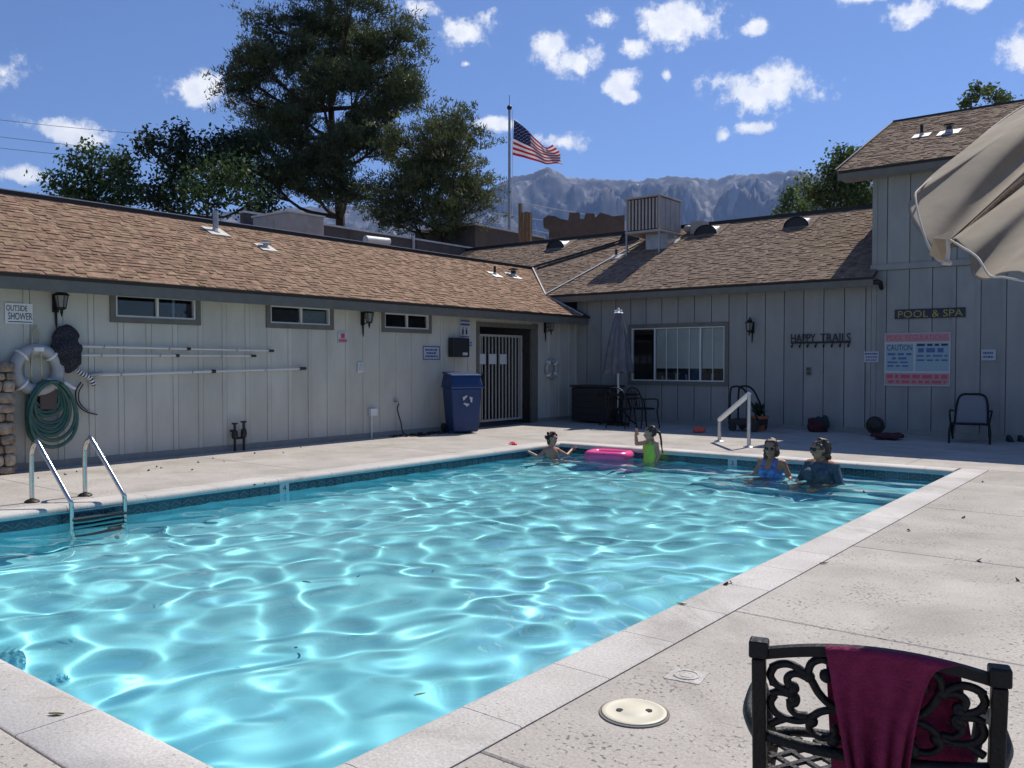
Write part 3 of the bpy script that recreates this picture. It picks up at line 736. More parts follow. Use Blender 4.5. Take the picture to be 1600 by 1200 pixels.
mb = MB(); mb.tube([(XBR - .02, BY + .10, BZ - .13), (XBR + .06, BY + .12, BZ - .12), (XBR + .10, BY + .16, BZ - .13), (XBR + .10, BY + .27, BZ - .26)], [.05, .06, .05, .04], 10); mb.build('gutter_outlet', M['darkmetal'], back, smooth=True)
BV = sqrt((BRY - BY) ** 2 + (BRZ - BZ) ** 2)
def bk(p): return p.x > -13.46 - max(0, p.y - BY) * 1.0 - .12 or p.x < RX + .02
roof_plane(back, 'roof', (-22.0, BY - .03, BZ - .015), (1, 0, 0), (0, BRY - BY, BRZ - BZ), 22.0 + XBR, BV + .03, bk, 'shingle_grey', 300)
# flashings, cricket edge and ridge of the back roof
mb = MB(); mb.box((-22, BRY - .02, BRZ - .05), (TX - .15, BRY + .07, BRZ + .07)); mb.box((-22, BRY - .035, BRZ + .07), (TX - .15, BRY + .09, BRZ + .085), 1); mb.build('ridge_flashing', [M['darkmetal'], M['darkmetal']], back)
A1 = roof_pt_B(832, 419); B1 = Vector((-13.46, BY, BZ)); C1 = roof_pt_B(1003, 368)
up_ = Vector((0, 0, 1))
mb = MB(); mb.bar(A1 + up_ * .03, C1 + up_ * .03, .05, .06); mb.build('cricket_flashing', M['darkmetal'], back)
mb = MB(); mb.bar(A1 + up_ * .03 + Vector((.28, -.16, -.08)), C1 + up_ * .03 + Vector((-.1, -.35, -.17)), .05, .05); mb.build('cricket_flashing', M['darkmetal'], back)
F1 = roof_pt_B(1000, 380)
mb = MB(); mb.bar(B1 + up_ * .035, F1 + up_ * .035, .09, .012); mb.build('valley_flashing', M['flash'], back)
mb = MB(); mb.bar(B1 + up_ * .03, A1 + up_ * .03, .035, .02); mb.build('valley_flashing', M['flash'], back)
mb = MB(); mb.add([(-22, BRY + .05, BRZ - .02), (XBR, BRY + .05, BRZ - .02), (XBR, BRY + 4.3, BZ - .02), (-22, BRY + 4.3, BZ - .02)], [(0, 1, 2, 3)]); mb.build('rear_slope', M['shingle_grey'], back, fix=False)
def eyebrow_vent(x, y, w=.62):
    """half-round hooded attic vent, its dark mouth towards the eave, a pale side"""
    p = roof_pt_B(x, y); n = 9; r = w / 2; mb = MB(); pts = []
    prof = [(r * cos(pi * i / n), r * .78 * sin(pi * i / n)) for i in range(n + 1)]
    f0 = Vector((p.x, p.y - .16, p.z - .08 + .02)); b0_ = Vector((p.x, p.y + .30, p.z + .20))
    fr_ = [f0 + Vector((a, 0, h)) for a, h in prof]; bk_ = [b0_ + Vector((a * .75, 0, h * .05)) for a, h in prof]
    mb.add(fr_ + bk_, [(i, i + 1, n + 2 + i, n + 1 + i) for i in range(n)])
    o = mb.build('roof_vent', M['galv'], back, fix=False, smooth='all')
    mb = MB(); mb.add([q + Vector((0, .012, 0)) for q in fr_], [tuple(range(n + 1))]); mb.build('vent_mouth', M['black'], o, fix=False)
    mb = MB(); mb.tube([q + Vector((0, -.008, 0)) for q in fr_], .018, 6); mb.build('vent_rim', M['darkmetal'], o)
    mb = MB(); mb.obox(p + Vector((0, .1, .075)), (r * 1.3, 0, 0), (0, .42, .21), (0, -.002, .004)); mb.build('vent_flashing', M['shingle_grey'], o)
for (x, y, w) in ((872, 386, .66), (988, 374, .66), (1106, 364, .66), (1247, 352, .64)): eyebrow_vent(x, y, w)
vent_pipe(back, roof_pt_B(963, 402), NB, .035, .22, 'darkmetal', False, .34)
vent_pipe(back, roof_pt_B(1052, 378), NB, .05, .10, 'flash', True, .34)

# ------------------------------------------------------------------ the tall house at the right
tall = thing('tall_house', 'two-storey house with pale board front, ledge moulding and gabled shingle roof', 'building', (-2, WY, 0))
ted = [TX + .004] + [-4.92 + .44 * i for i in range(0, 24)]
th = [window(None, 'B', 1483, 330, 1560, 384, 0, WY, 0)]
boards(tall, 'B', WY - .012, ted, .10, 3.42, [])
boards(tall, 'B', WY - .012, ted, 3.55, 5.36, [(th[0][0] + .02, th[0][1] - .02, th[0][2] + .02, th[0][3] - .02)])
mb = MB(); mb.box((TX + .001, WY - .026, 0), (6, WY + .03, .098)); mb.build('skirting_board', M['soffit'], tall)
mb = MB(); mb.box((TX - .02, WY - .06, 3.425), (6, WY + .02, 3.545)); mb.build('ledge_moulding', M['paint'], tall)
add_window(tall, 'B', WY - .012, *th[0], trim=.07)
mb = MB(); mb.box((TX, WY + .02, 0), (6, WY + .14, 5.5)); mb.box((TX, WY + .141, 0), (TX + .14, TRY, 5.5))
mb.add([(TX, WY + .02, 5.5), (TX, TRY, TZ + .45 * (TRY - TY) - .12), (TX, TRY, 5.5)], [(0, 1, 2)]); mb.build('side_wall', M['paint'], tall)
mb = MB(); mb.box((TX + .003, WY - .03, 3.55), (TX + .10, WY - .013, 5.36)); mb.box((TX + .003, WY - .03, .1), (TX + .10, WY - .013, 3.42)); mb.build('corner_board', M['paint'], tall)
RKX = -5.84
mb = MB(); mb.box((RKX, TY, TZ - .20), (7, TY + .03, TZ - .03)); mb.bar((RKX + .015, TY, TZ - .115), (RKX + .015, TRY, TRZ - .115), .03, .17); mb.build('fascia', M['trim'], tall)
mb = MB(); mb.box((RKX + .03, TY + .031, TZ - .19), (7, WY + .1, TZ - .17)); mb.build('soffit', M['soffit'], tall)
TV = sqrt((TRY - TY) ** 2 + (TRZ - TZ) ** 2)
roof_plane(tall, 'roof', (RKX - .02, TY - .03, TZ - .015), (1, 0, 0), (0, TRY - TY, TRZ - TZ), 11.0, TV + .03, lambda p: True, 'shingle_grey', 300)
mb = MB(); mb.box((RKX - .03, TRY - .02, TRZ - .05), (6, TRY + .06, TRZ + .045)); mb.bar((RKX - .03, TY - .04, TZ + .005), (RKX - .03, TRY, TRZ + .005), .04, .05); mb.build('ridge_flashing', M['darkmetal'], tall)
mb = MB(); mb.add([(RKX, TRY + .02, TRZ - .03), (6, TRY + .02, TRZ - .03), (6, TRY + 4.4, TZ), (RKX, TRY + 4.4, TZ)], [(0, 1, 2, 3)]); mb.build('rear_slope', M['shingle_grey'], tall, fix=False)
NT = (0, -.45, 1)
vent_pipe(tall, roof_pt_B(1440, 213, .45, TZ, TY), NT, .035, .26, 'darkmetal', False, .36)
vent_pipe(tall, roof_pt_B(1483, 208, .45, TZ, TY), NT, .06, .14, 'darkmetal', True, .44)
# small canopy post end seen under the umbrella: none

# ------------------------------------------------------------------ buildings behind the ridge
flat = thing('flat_roof_building', 'dark flat-roofed building whose parapet shows above the tan roof ridge', 'building', (-20, 18, 0))
mb = MB(); mb.box((-26, 12, 0), (-20.02, 27.4, 5.2)); mb.build('wall', M['parapet'], flat)
pz = at(505, 350, X=-20).z
for (y0, y1) in ((13.8, 17.5), (17.52, 20.4), (20.42, 23.38)):
    mb = MB(); mb.box((-20.15, y0, 4.6), (-20, y1, pz - .04)); mb.build('parapet', M['parapet'], flat)
    mb = MB(); mb.box((-20.2, y0 - .005, pz - .04), (-19.95, y1 + .005, pz + .015)); mb.build('parapet_cap', M['flash'], flat)
pz2 = at(743, 350, X=-20).z
mb = MB(); mb.box((-23, 23.4, 4.6), (-20, 27.6, pz2 - .04)); mb.build('raised_parapet', M['parapet'], flat)
mb = MB(); mb.box((-23.05, 23.35, pz2 - .04), (-19.95, 27.65, pz2 + .02)); mb.build('parapet_cap', M['flash'], flat)
p = at(646, 385, X=-19.9); mb = MB(); mb.box((p.x - .03, p.y - .03, 4.4), (p.x + .03, p.y + .03, at(646, 368, X=-19.9).z)); mb.build('pipe_post', M['flash'], flat)

lp = thing('light_fixture', 'long white light housing on the dark parapet behind the ridge', 'lamp', at(588, 378, X=-19.6))
a_ = at(571, 374, X=-19.6); b2_ = at(607, 378, X=-19.6)
mb = MB(); mb.tube([a_, b2_], .12, 10); mb.build('housing', M['white'], lp, smooth=True)
mb = MB(); mb.box((-19.98, a_.y + .2, a_.z - .55), (-19.62, a_.y + .26, a_.z - .02)); mb.box((-19.98, b2_.y - .26, a_.z - .55), (-19.62, b2_.y - .2, a_.z - .02)); mb.build('bracket', M['galv'], lp)

ac = thing('rooftop_unit', 'large plain grey metal box unit standing behind the tan ridge', 'air conditioner', (-18.7, 14.2, 0))
c0 = at(450, 328, X=-18.0); c1_ = at(506, 338, X=-18.0); cl = at(395, 333, Y=c0.y)
zt_ = c0.z
mb = MB(); mb.box((cl.x, c0.y, 3.2), (-18.0, c1_.y, zt_ - .05)); mb.build('cabinet', M['cooler'], ac, bevel=.01)
mb = MB(); mb.box((cl.x - .03, c0.y - .03, zt_ - .05), (-17.97, c1_.y + .03, zt_)); mb.build('lid', M['flash'], ac)
mb = MB(); mb.box((cl.x + .1, c0.y - .012, 3.6), (cl.x + .9, c0.y - .001, zt_ - .2)); mb.build('access_panel', M['cooler'], ac)

# evaporative cooler on the back roof
cy0 = 21.05; q0 = at(978, 308, Y=cy0); q1 = at(1031, 304, Y=cy0); q2 = at(1064, 312, X=q1.x)
cx0, cx1, cyy0, cyy1 = q0.x, q1.x, cy0, q2.y; czb = at(1031, 357, Y=cy0).z; czt = q1.z
sw = thing('evaporative_cooler', 'boxy evaporative cooler with dark louvred side on legs on the roof', 'air conditioner', (cx0, cyy0, czb - .8))
fth = .05
for (x, y) in ((cx0, cyy0), (cx1 - fth, cyy0), (cx0, cyy1 - fth), (cx1 - fth, cyy1 - fth)): mb = MB(); mb.box((x, y, czb), (x + fth, y + fth, czt - .03)); mb.build('corner_post', M['cooler'], sw)
pass
mb = MB(); mb.box((cx0 - .02, cyy0 - .02, czt - .03), (cx1 + .02, cyy1 + .02, czt + .02)); mb.build('top_panel', M['cooler'], sw, bevel=.008)
mb = MB(); mb.box((cx0 - .02, cyy0 - .02, czb - .07), (cx1 + .02, cyy1 + .02, czb - .001)); mb.build('water_tray', M['cooler'], sw, bevel=.008)
mb = MB(); mb.box((cx0 + .06, cyy0 + .06, czb), (cx1 - .06, cyy1 - .06, czt - .04)); mb.build('pad', M['black'], sw)
ns = 9; lw = (cx1 - cx0 - 2 * fth) / ns; lm = MB(); lm.box((0, .012, czb + .03 - czb), (lw * .52, .05, czt - czb - .06)); lo_ = lm.build('louvre', M['cooler'], sw, world=False); sl_me = lo_.data
lo_.location = (cx0 + fth + lw * .24 - sw.location.x, 0, czb - sw.location.z)
for i in range(1, ns): piece('louvre', sl_me, sw, (cx0 + fth + lw * (i + .24) - sw.location.x, 0, czb - sw.location.z))
ns2 = 4; lw2 = (cyy1 - cyy0 - 2 * fth) / ns2
for i in range(ns2):
    mb = MB(); mb.box((cx1 - .045, cyy0 + fth + lw2 * i + .012, czb + .03), (cx1 - .008, cyy0 + fth + lw2 * (i + 1) - .012, czt - .05)); mb.build('side_panel', M['cooler'], sw)
def roof_z(y): return BZ + .5 * (y - BY)
for (x, y) in ((cx0 + .02, cyy0 + .02), (cx1 - .02, cyy0 + .02), (cx1 - .02, cyy1 - .03), (cx0 + .02, cyy1 - .03)):
    mb = MB(); mb.box((x - .025, y - .025, roof_z(y) - .03), (x + .025, y + .025, czb - .071)); mb.build('leg', M['galv'], sw)
xm = (cx0 + cx1) / 2; ym_ = (cyy0 + cyy1) / 2
mb = MB(); mb.box((xm - .05, ym_ - .35, roof_z(ym_) - .3), (xm + .62, ym_ + .30, czb - .072)); mb.build('duct', M['galv'], sw)
mb = MB(); mb.tube([(cx1 + .03, cyy1 - .1, czb - .05), (cx1 + .18, cyy1 - .02, czb - .08), (cx1 + .2, cyy1, roof_z(cyy1) + .02), (cx1 + .7, cyy1 + .3, roof_z(cyy1 + .3) + .03)], .016, 6); mb.build('water_line', M['galv'], sw)
mb = MB(); mb.ball((cx1 + .22, cyy1 + .02, roof_z(cyy1) + .16), (.13, .13, .11)); mb.box((cx1 + .34, cyy1 - .1, roof_z(cyy1) - .02), (cx1 + .72, cyy1 + .3, roof_z(cyy1) + .33)); mb.build('pump_box', M['cooler'], sw)

# silhouette board, post, flagpole, flag
D_ = 33.0
bo = thing('cutout_sign_board', 'dark brown jagged cutout board rising behind the roof ridge', 'sign', at(910, 372, D=D_))
prof = [(849, 350), (849, 341), (857, 336), (868, 338), (876, 342), (888, 344), (890, 332), (906, 332), (906, 342), (913, 342), (915, 333), (929, 334), (930, 340), (938, 332), (952, 336), (957, 338), (976, 336), (976, 372), (858, 372), (858, 358), (850, 355)]
pl = [at(x, y, D=D_) for x, y in prof]
mb = MB(); mb.prism(pl, FWD * .18); mb.build('board', M['cutout'], bo, fix=True)
mb = MB()
for x in (880, 950): p = at(x, 360, D=D_); mb.box((p.x - .08, p.y + .2, 0), (p.x + .08, p.y + .36, p.z))
mb.build('post', M['cutout'], bo)
wp = thing('wooden_tower', 'short weathered timber chimney with vertical boards beside the flagpole', 'chimney', at(822, 372, D=31))
for i, (x, yt, m_) in enumerate(((813, 318, 'wood'), (817, 332, 'wood'), (823, 331, 'wood'), (828, 332, 'wood'))):
    p = at(x, yt, D=31); mb = MB(); mb.box((p.x - .05, p.y - .05, 3.5), (p.x + .05, p.y + .05, p.z)); mb.build('plank', M[m_], wp)
p = at(821, 336, D=31.1); mb = MB(); mb.box((p.x - .16, p.y + .02, 3.5), (p.x + .16, p.y + .2, p.z)); mb.build('core', M['bark'], wp)
fp = at(796, 172, D=36); pole = thing('flagpole', 'tall slim silver flagpole with a ball on top behind the ridge', 'flagpole', (fp.x, fp.y, 0))
mb = MB(); mb.tube([(fp.x, fp.y, 0), (fp.x, fp.y, fp.z)], [.085, .05], 10); mb.build('pole', M['galv'], pole, smooth=True)
mb = MB(); mb.ball((fp.x, fp.y, fp.z + .1), .11); mb.build('ball_finial', M['darkmetal'], pole, smooth='all')
mb = MB(); mb.tube([(fp.x, fp.y, fp.z + .2), (fp.x, fp.y, fp.z + .62)], .012, 5); mb.build('spike', M['darkmetal'], pole)
mb = MB(); mb.tube([(fp.x + .1, fp.y + .08, .8), (fp.x + .1, fp.y + .08, fp.z)], .012, 5); mb.build('halyard', M['white'], pole)
def make_flag():
    p0 = at(803, 187, D=36); p1 = at(801, 242, D=36); q0 = at(866, 226, D=36); q1 = at(881, 259, D=36)
    nu, nv = 30, 26; V = []
    for i in range(nu + 1):
        u = i / nu
        top = p0.lerp(q0, u) + Vector((0, 0, -.25 * sin(u * pi) + .12 * sin(u * pi * 2))); bot = p1.lerp(q1, u) + Vector((0, 0, -.05 * sin(u * pi)))
        for j in range(nv + 1):
            v = j / nv; q = top.lerp(bot, v)
            q = q + FWD * ((.20 * sin(u * 9 + v * 2.6) + .10 * sin(u * 17 - v * 4)) * u) + RGT * (.07 * sin(v * 7 + u * 5) * u)
            V.append(q)
    F = []; mi = []
    for i in range(nu):
        for j in range(nv):
            F.append((i * (nv + 1) + j, (i + 1) * (nv + 1) + j, (i + 1) * (nv + 1) + j + 1, i * (nv + 1) + j + 1))
            mi.append(2 if (i < nu * .4 and j < 14) else (j // 2) % 2)
    o = np_mesh('flag', [tuple(v) for v in V], F, None, None, True, [M['flagred'], M['flagwhite'], M['flagblue']], mi)
    st = MB()
    for r in range(9):
        for c in range(6 if r % 2 == 0 else 5):
            u = .4 * ((c + (.5 if r % 2 == 0 else 1)) / 6); v = (14 / 26) * ((r + .75) / 9.6)
            i = u * nu; j = v * nv; b = V[int(i) * (nv + 1) + int(j)]
            for s in (-1, 1): st.add([b + FWD * .012 * s + RGT * (a * .022) + UPV * (h * .022) for a, h in ((-1, 0), (0, 1), (1, 0), (0, -1))], [(0, 1, 2, 3)])
    tag(st.build('stars', M['flagwhite'], o, fix=False), None, None, None, 'stuff')
    tag(o, 'red, white and blue striped national flag with starry canton streaming from the pole', 'flag')
M['flagred'] = mat('flag_red', (.42, .02, .045), rough=.8, trans=.3); M['flagwhite'] = mat('flag_white', (.72, .71, .72), rough=.8, trans=.3); M['flagblue'] = mat('flag_blue', (.018, .025, .09), rough=.8, trans=.2)
make_flag()
# overhead lines
def line(pa, pb, sag, label, group):
    pts = [Vector(pa).lerp(Vector(pb), i / 14) - Vector((0, 0, sag * 4 * (i / 14) * (1 - i / 14))) for i in range(15)]
    mb = MB(); mb.tube(pts, .012, 5); tag(mb.build('power_line', M['cable'], None), label, 'power line', group)
M['cable'] = mat('grey_cable', (.10, .12, .17), rough=.6)
M['cablepale'] = mat('pale_cable', (.45, .47, .52), rough=.5)
line(at(-60, 180, D=44), at(520, 224, D=44), .25, 'topmost thin power line crossing the sky above the left trees', 'power lines over the left roof')
line(at(-60, 206, D=44), at(520, 254, D=44), .25, 'middle thin power line crossing the sky above the left roof', 'power lines over the left roof')
line(at(-60, 224, D=44), at(480, 262, D=44), .25, 'lowest thin power line crossing the sky above the left roof', 'power lines over the left roof')
for (a, b2, l) in (((735, 303), (1010, 352), 'upper pale wire sagging past the flagpole in front of the mountain'), ((735, 327), (900, 352), 'middle pale wire behind the flagpole in front of the mountain'), ((735, 341), (860, 365), 'lowest pale wire behind the flagpole in front of the mountain')):
    pts = [at(*a, D=60).lerp(at(*b2, D=60), i / 10) for i in range(11)]
    mb = MB(); mb.tube(pts, .03, 5); tag(mb.build('power_line', M['cablepale'], None), l, 'power line', 'wires in front of the mountain')

# ------------------------------------------------------------------ mountains
def mountains():
    R0 = 4200.0
    ridge = [(-900, 360), (-400, 365), (-100, 360), (100, 350), (300, 335), (480, 322), (620, 322), (700, 318), (757, 306), (775, 290), (800, 276), (830, 272), (845, 264), (856, 261), (868, 266), (884, 276), (925, 279), (960, 281), (1000, 281), (1035, 277), (1050, 274), (1087, 278), (1122, 279), (1142, 272), (1180, 272), (1240, 265), (1257, 267), (1282, 272), (1330, 276), (1420, 285), (1550, 300), (1750, 310), (2100, 300), (2600, 320)]
    nu, nv = 900, 130; V = np.zeros((nu, nv, 3)); xs = np.linspace(-900, 2600, nu)
    ry = np.interp(xs, [r[0] for r in ridge], [r[1] for r in ridge])
    for i in range(nu):
        r = pix_ray(xs[i], ry[i]); d = Vector((r.x, r.y, 0)); L = d.length; h = r.z / L; d.normalize()
        for j in range(nv):
            v = j / (nv - 1)
            if v < .8: dist = R0 * (.52 + .48 * v / .8); prof_ = (v / .8)
            else: dist = R0 * (1 + .25 * (v - .8) / .2); prof_ = 1 - (v - .8) / .2
            wx_, wy_ = d.x * dist / 1000, d.y * dist / 1000
            base = prof_ ** 1.25
            rg = 0; am = 1; fq = 1.15
            for o_ in range(7):
                n_ = (1 - abs(mnoise.noise((wx_ * fq + 3.7 * o_, wy_ * fq, .8 * o_))) * 1.6) ** 2 * 1.25
                rg += am * n_ * (.6 + .4 * max(0, rg)); am *= .58; fq *= 2.1
            w = max(0, sin(pi * min(1, prof_))) ** .9
            zz = R0 * h * (base + w * .27 * (rg - 1.1))
            zz = min(zz, h * dist * (.90 + .10 * min(1, prof_)))
            if prof_ > .9: zz += R0 * .0028 * mnoise.noise((xs[i] * .13, 2.2, 0)) * (prof_ - .9) * 10
            V[i, j] = (d.x * dist, d.y * dist, max(zz, 0) - .06 + (1.5 if v > .02 else 0))
    idx = np.arange(nu * nv).reshape(nu, nv)
    F = np.stack([idx[:-1, :-1], idx[1:, :-1], idx[1:, 1:], idx[:-1, 1:]], -1).reshape(-1, 4)
    m = mat('bare_granite_slope', (.075, .078, .088), (.155, .152, .158), rough=.95, scale=.006, detail=9, bump=0, spec=.05, contrast=(.35, .7))
    N = m.node_tree.nodes; L = m.node_tree.links; b = N['Principled BSDF']; src = b.inputs['Base Color'].links[0].from_socket
    # pale scree and granite streaks running down the slope
    tc = N.new('ShaderNodeTexCoord'); mp = N.new('ShaderNodeMapping'); mp.inputs['Scale'].default_value = (.012, .012, .0022); L.new(tc.outputs['Object'], mp.inputs[0])
    no = N.new('ShaderNodeTexNoise'); no.inputs['Scale'].default_value = 1; no.inputs['Detail'].default_value = 7; no.inputs['Roughness'].default_value = .65; no.inputs['Distortion'].default_value = .6; L.new(mp.outputs[0], no.inputs['Vector'])
    mr = N.new('ShaderNodeMapRange'); mr.interpolation_type = 'SMOOTHSTEP'; mr.inputs[1].default_value = .54; mr.inputs[2].default_value = .64; mr.inputs[4].default_value = .75; L.new(no.outputs[0], mr.inputs[0])
    mx = N.new('ShaderNodeMix'); mx.data_type = 'RGBA'; mx.inputs[7].default_value = (.36, .345, .34, 1); L.new(mr.outputs[0], mx.inputs[0]); L.new(src, mx.inputs[6]); L.new(mx.outputs[2], b.inputs['Base Color'])
    o = np_mesh('mountains', V.reshape(-1, 3), F, m, None, False)
    tag(o, 'long bare granite mountain range with one sharp peak, blue with distance', None, None, 'structure')
mountains()
HAZE = .8e-4
def haze():
    mb = MB(); mb.box((-5900, -5900, -2.9), (5900, 5900, 1150)); o = mb.build('haze', bpy.data.materials.new('thin_air'), None)
    m = o.data.materials[0]; m.use_nodes = True; N = m.node_tree.nodes; N.remove(N['Principled BSDF'])
    v = N.new('ShaderNodeVolumePrincipled'); v.inputs['Color'].default_value = (.34, .54, 1, 1); v.inputs['Density'].default_value = HAZE; v.inputs['Anisotropy'].default_value = .2
    m.node_tree.links.new(v.outputs[0], N['Material Output'].inputs['Volume'])
    tag(o, 'thin blue air that veils the far mountains', None, None, 'stuff')
haze()
# ------------------------------------------------------------------ trees
def leaf_mat(name, c1, c2, rnd=.35, trans=.35, rough=.6):
    return mat(name, c1, c2, rough=rough, scale=.9, detail=3, island=rnd, trans=trans, spec=.3)
M['pine'] = leaf_mat('pine_needles', (.054, .082, .036), (.118, .148, .062), .35, .3)
M['pine2'] = leaf_mat('olive_pine_needles', (.066, .090, .034), (.14, .162, .064), .35, .3)
M['leaf'] = leaf_mat('broad_leaves', (.030, .060, .018), (.07, .12, .030), .45, .35)
M['leaf2'] = leaf_mat('dark_broad_leaves', (.018, .034, .014), (.036, .062, .022), .4, .3)
M['leaf3'] = leaf_mat('fresh_green_leaves', (.055, .095, .022), (.12, .165, .045), .45, .4)
def unit(n):
    v = RNG.normal(size=(n, 3)); return v / np.linalg.norm(v, axis=1, keepdims=True)
def tree(name, label, lobes, D, base_px, mkey, kind='leaf', density=1.0, spread=.30, leaf=.13, trunk_r=.3, depth_k=1.0, branch=True, group=None, clump=1.0):
    """lobes: (x, y, rx, ry[, depth]) in the photograph's pixels at distance D: each becomes a solid lobe of the crown"""
    k = D / FPX
    root = at(base_px[0], base_px[1], D=D); root.z = 0
    t = thing(name, label, 'tree', root, 0, group)
    P = []; br = MB()
    top = max(lobes, key=lambda l: -l[1]); topc = at(top[0], top[1], D=D)
    bk_ = Vector((FWD.x, FWD.y, 0)).normalized() * (1.1 if kind == 'needle' else .3); root_ = root; trunk = [root + Vector((0, 0, -.1)), root.lerp(topc, .33) + Vector((.15, .1, 0)), root.lerp(topc, .62) - Vector((.1, .12, 0)), topc]
    trunk = [trunk[0]] + [q + bk_ for q in trunk[1:]]
    tp = catmull(trunk, 5); br.tube(tp, [trunk_r * (1 - .85 * i / (len(tp) - 1)) for i in range(len(tp))], 8)
    NR = []
    for lb in lobes:
        x, y, rx, ry = lb[:4]; dz = lb[4] if len(lb) > 4 else random.uniform(-1.1, 1.1)
        c = at(x, y, D=D) + Vector((FWD.x, FWD.y, 0)).normalized() * dz * rx * k
        rad = np.array([rx * k, rx * k * depth_k, ry * k]) * (.80 if kind == 'needle' else 1)
        # limb from the trunk to the lobe
        if branch:
            s = min(tp, key=lambda q: (q - Vector((c.x, c.y, max(c.z - rad[0] * 1.1, 1)))).length)
            mid = s.lerp(c, .55) + Vector((0, 0, -.12 * (c - s).length)); L_ = catmull([s, mid, c + Vector((0, 0, rad[2] * .3))], 4)
            br.tube(L_, [trunk_r * .38 * (1 - .8 * i / (len(L_) - 1)) for i in range(len(L_))], 5)
            for q in range(4):
                e = c + Vector(tuple(unit(1)[0] * rad * .8)); br.tube([L_[-4], L_[-4].lerp(e, .5) - Vector((0, 0, .1)), e], [trunk_r * .16, trunk_r * .1, .012], 4)
        vol = rad[0] * rad[1] * rad[2] * 4.19
        n = max(8, int(vol ** .70 * (118 if kind == 'needle' else 30) * density))
        u = unit(n); rr = RNG.uniform(.12, 1, size=(n, 1)) ** .5
        cc = np.array(c)[None] + u * rr * rad[None] * RNG.uniform(.82, 1.12, size=(n, 1))
        if kind == 'needle':      # needles gather in billowing clumps, denser on their upper side
            nc = max(4, n // 42); pick = RNG.integers(0, nc, n); cc = cc[:nc][pick] + RNG.normal(size=(n, 3)) * np.array([.40, .40, .24]) * clump + np.array([0, 0, .10]); u = u[:nc][pick]
        P.append(cc); NR.append(u)
    C = np.concatenate(P); O = np.concatenate(NR)
    if kind == 'leaf':
        m = 22
        c = np.repeat(C, m, 0) + RNG.normal(size=(len(C) * m, 3)) * spread * np.array([1, 1, .7])
        a = unit(len(c)); b = unit(len(c)); b = b - a * (a * b).sum(1, keepdims=True); b /= np.linalg.norm(b, axis=1, keepdims=True)
        s = leaf * RNG.uniform(.6, 1.25, size=(len(c), 1))
        V = np.stack([c - a * s, c + b * s * .55, c + a * s, c - b * s * .55], 1).reshape(-1, 3)
        F = np.arange(len(c) * 4).reshape(-1, 4)
    else:
        m = 26   # tufts of needles fanning out and up from a twig end
        ax = O * .6 + np.array([0, 0, .75])[None] + RNG.normal(size=C.shape) * .35; ax /= np.linalg.norm(ax, axis=1, keepdims=True)
        c = np.repeat(C, m, 0) + RNG.normal(size=(len(C) * m, 3)) * spread * np.array([1, 1, .6]); d = np.repeat(ax, m, 0) + RNG.normal(size=(len(C) * m, 3)) * .55; d /= np.linalg.norm(d, axis=1, keepdims=True)
        b = unit(len(c)); b = b - d * (d * b).sum(1, keepdims=True); b /= np.linalg.norm(b, axis=1, keepdims=True)
        L_ = leaf * RNG.uniform(.7, 1.5, size=(len(c), 1)); w = leaf * .17
        V = np.stack([c - b * w, c + b * w, c + d * L_], 1).reshape(-1, 3); F = np.arange(len(c) * 3).reshape(-1, 3)
    br.build('trunk', M['bark'], t, smooth='all')
    o = np_mesh('crown', V - np.array(root)[None], F, M[mkey], t)
    return t
big = [(512, 20, 48, 30), (470, 35, 42, 28), (560, 30, 40, 30), (420, 45, 22, 22), (410, 68, 24, 22), (455, 80, 40, 30), (520, 85, 50, 34), (590, 70, 44, 34), (632, 65, 26, 26), (640, 100, 24, 24), (615, 125, 40, 30),
       (395, 135, 34, 26), (425, 120, 40, 26), (375, 150, 22, 20), (400, 172, 34, 24), (450, 155, 44, 28), (510, 150, 46, 30), (570, 140, 46, 30), (625, 150, 36, 24), (640, 170, 22, 16), (420, 205, 40, 24), (470, 205, 46, 28), (540, 200, 50, 30), (595, 185, 40, 24),
       (420, 240, 44, 28), (480, 250, 50, 30), (545, 250, 50, 30), (590, 225, 36, 22), (425, 290, 44, 30), (490, 300, 46, 30), (550, 300, 44, 28), (520, -30, 60, 34), (480, -60, 50, 34), (550, -80, 44, 40), (510, -130, 40, 40)]
tree('pine_tree', 'very tall dark pine whose top leaves the picture, behind the left roof', big, 34, (520, 345), 'pine', 'needle', .95, .13, .15, .30, .9)
side = [(718, 190, 22, 24), (700, 215, 38, 28), (735, 225, 18, 20), (665, 235, 36, 24), (640, 265, 38, 26), (690, 255, 40, 28), (730, 270, 22, 24), (620, 300, 36, 28), (660, 305, 40, 30), (710, 305, 36, 28), (752, 298, 20, 18), (745, 325, 22, 20), (640, 340, 38, 26), (690, 345, 42, 26), (726, 352, 24, 18), (625, 225, 26, 20), (600, 335, 20, 20)]
tree('pine_tree', 'smaller olive green pine left of the flagpole, leaning right', side, 31, (670, 395), 'pine2', 'needle', 1.05, .12, .14, .2, .9)
tl = [(100, 285, 24, 22), (128, 262, 26, 20), (165, 252, 28, 20), (135, 300, 32, 26), (175, 290, 32, 28), (110, 318, 24, 18), (160, 325, 30, 20), (200, 310, 22, 24), (137, 233, 7, 6), (195, 262, 16, 16)]
tree('broadleaf_tree', 'leftmost mid green broadleaf tree with a ragged rounded crown above the roof', tl, 30, (150, 350), 'leaf', 'leaf', .95, .24, .085, .16)
tm_ = [(240, 240, 20, 20), (236, 218, 12, 8), (285, 225, 22, 20), (330, 225, 26, 22), (300, 255, 36, 26), (255, 275, 30, 24), (345, 262, 32, 26), (225, 300, 24, 24), (265, 318, 30, 22), (372, 235, 22, 26), (380, 275, 26, 30), (395, 310, 30, 30), (283, 205, 8, 8)]
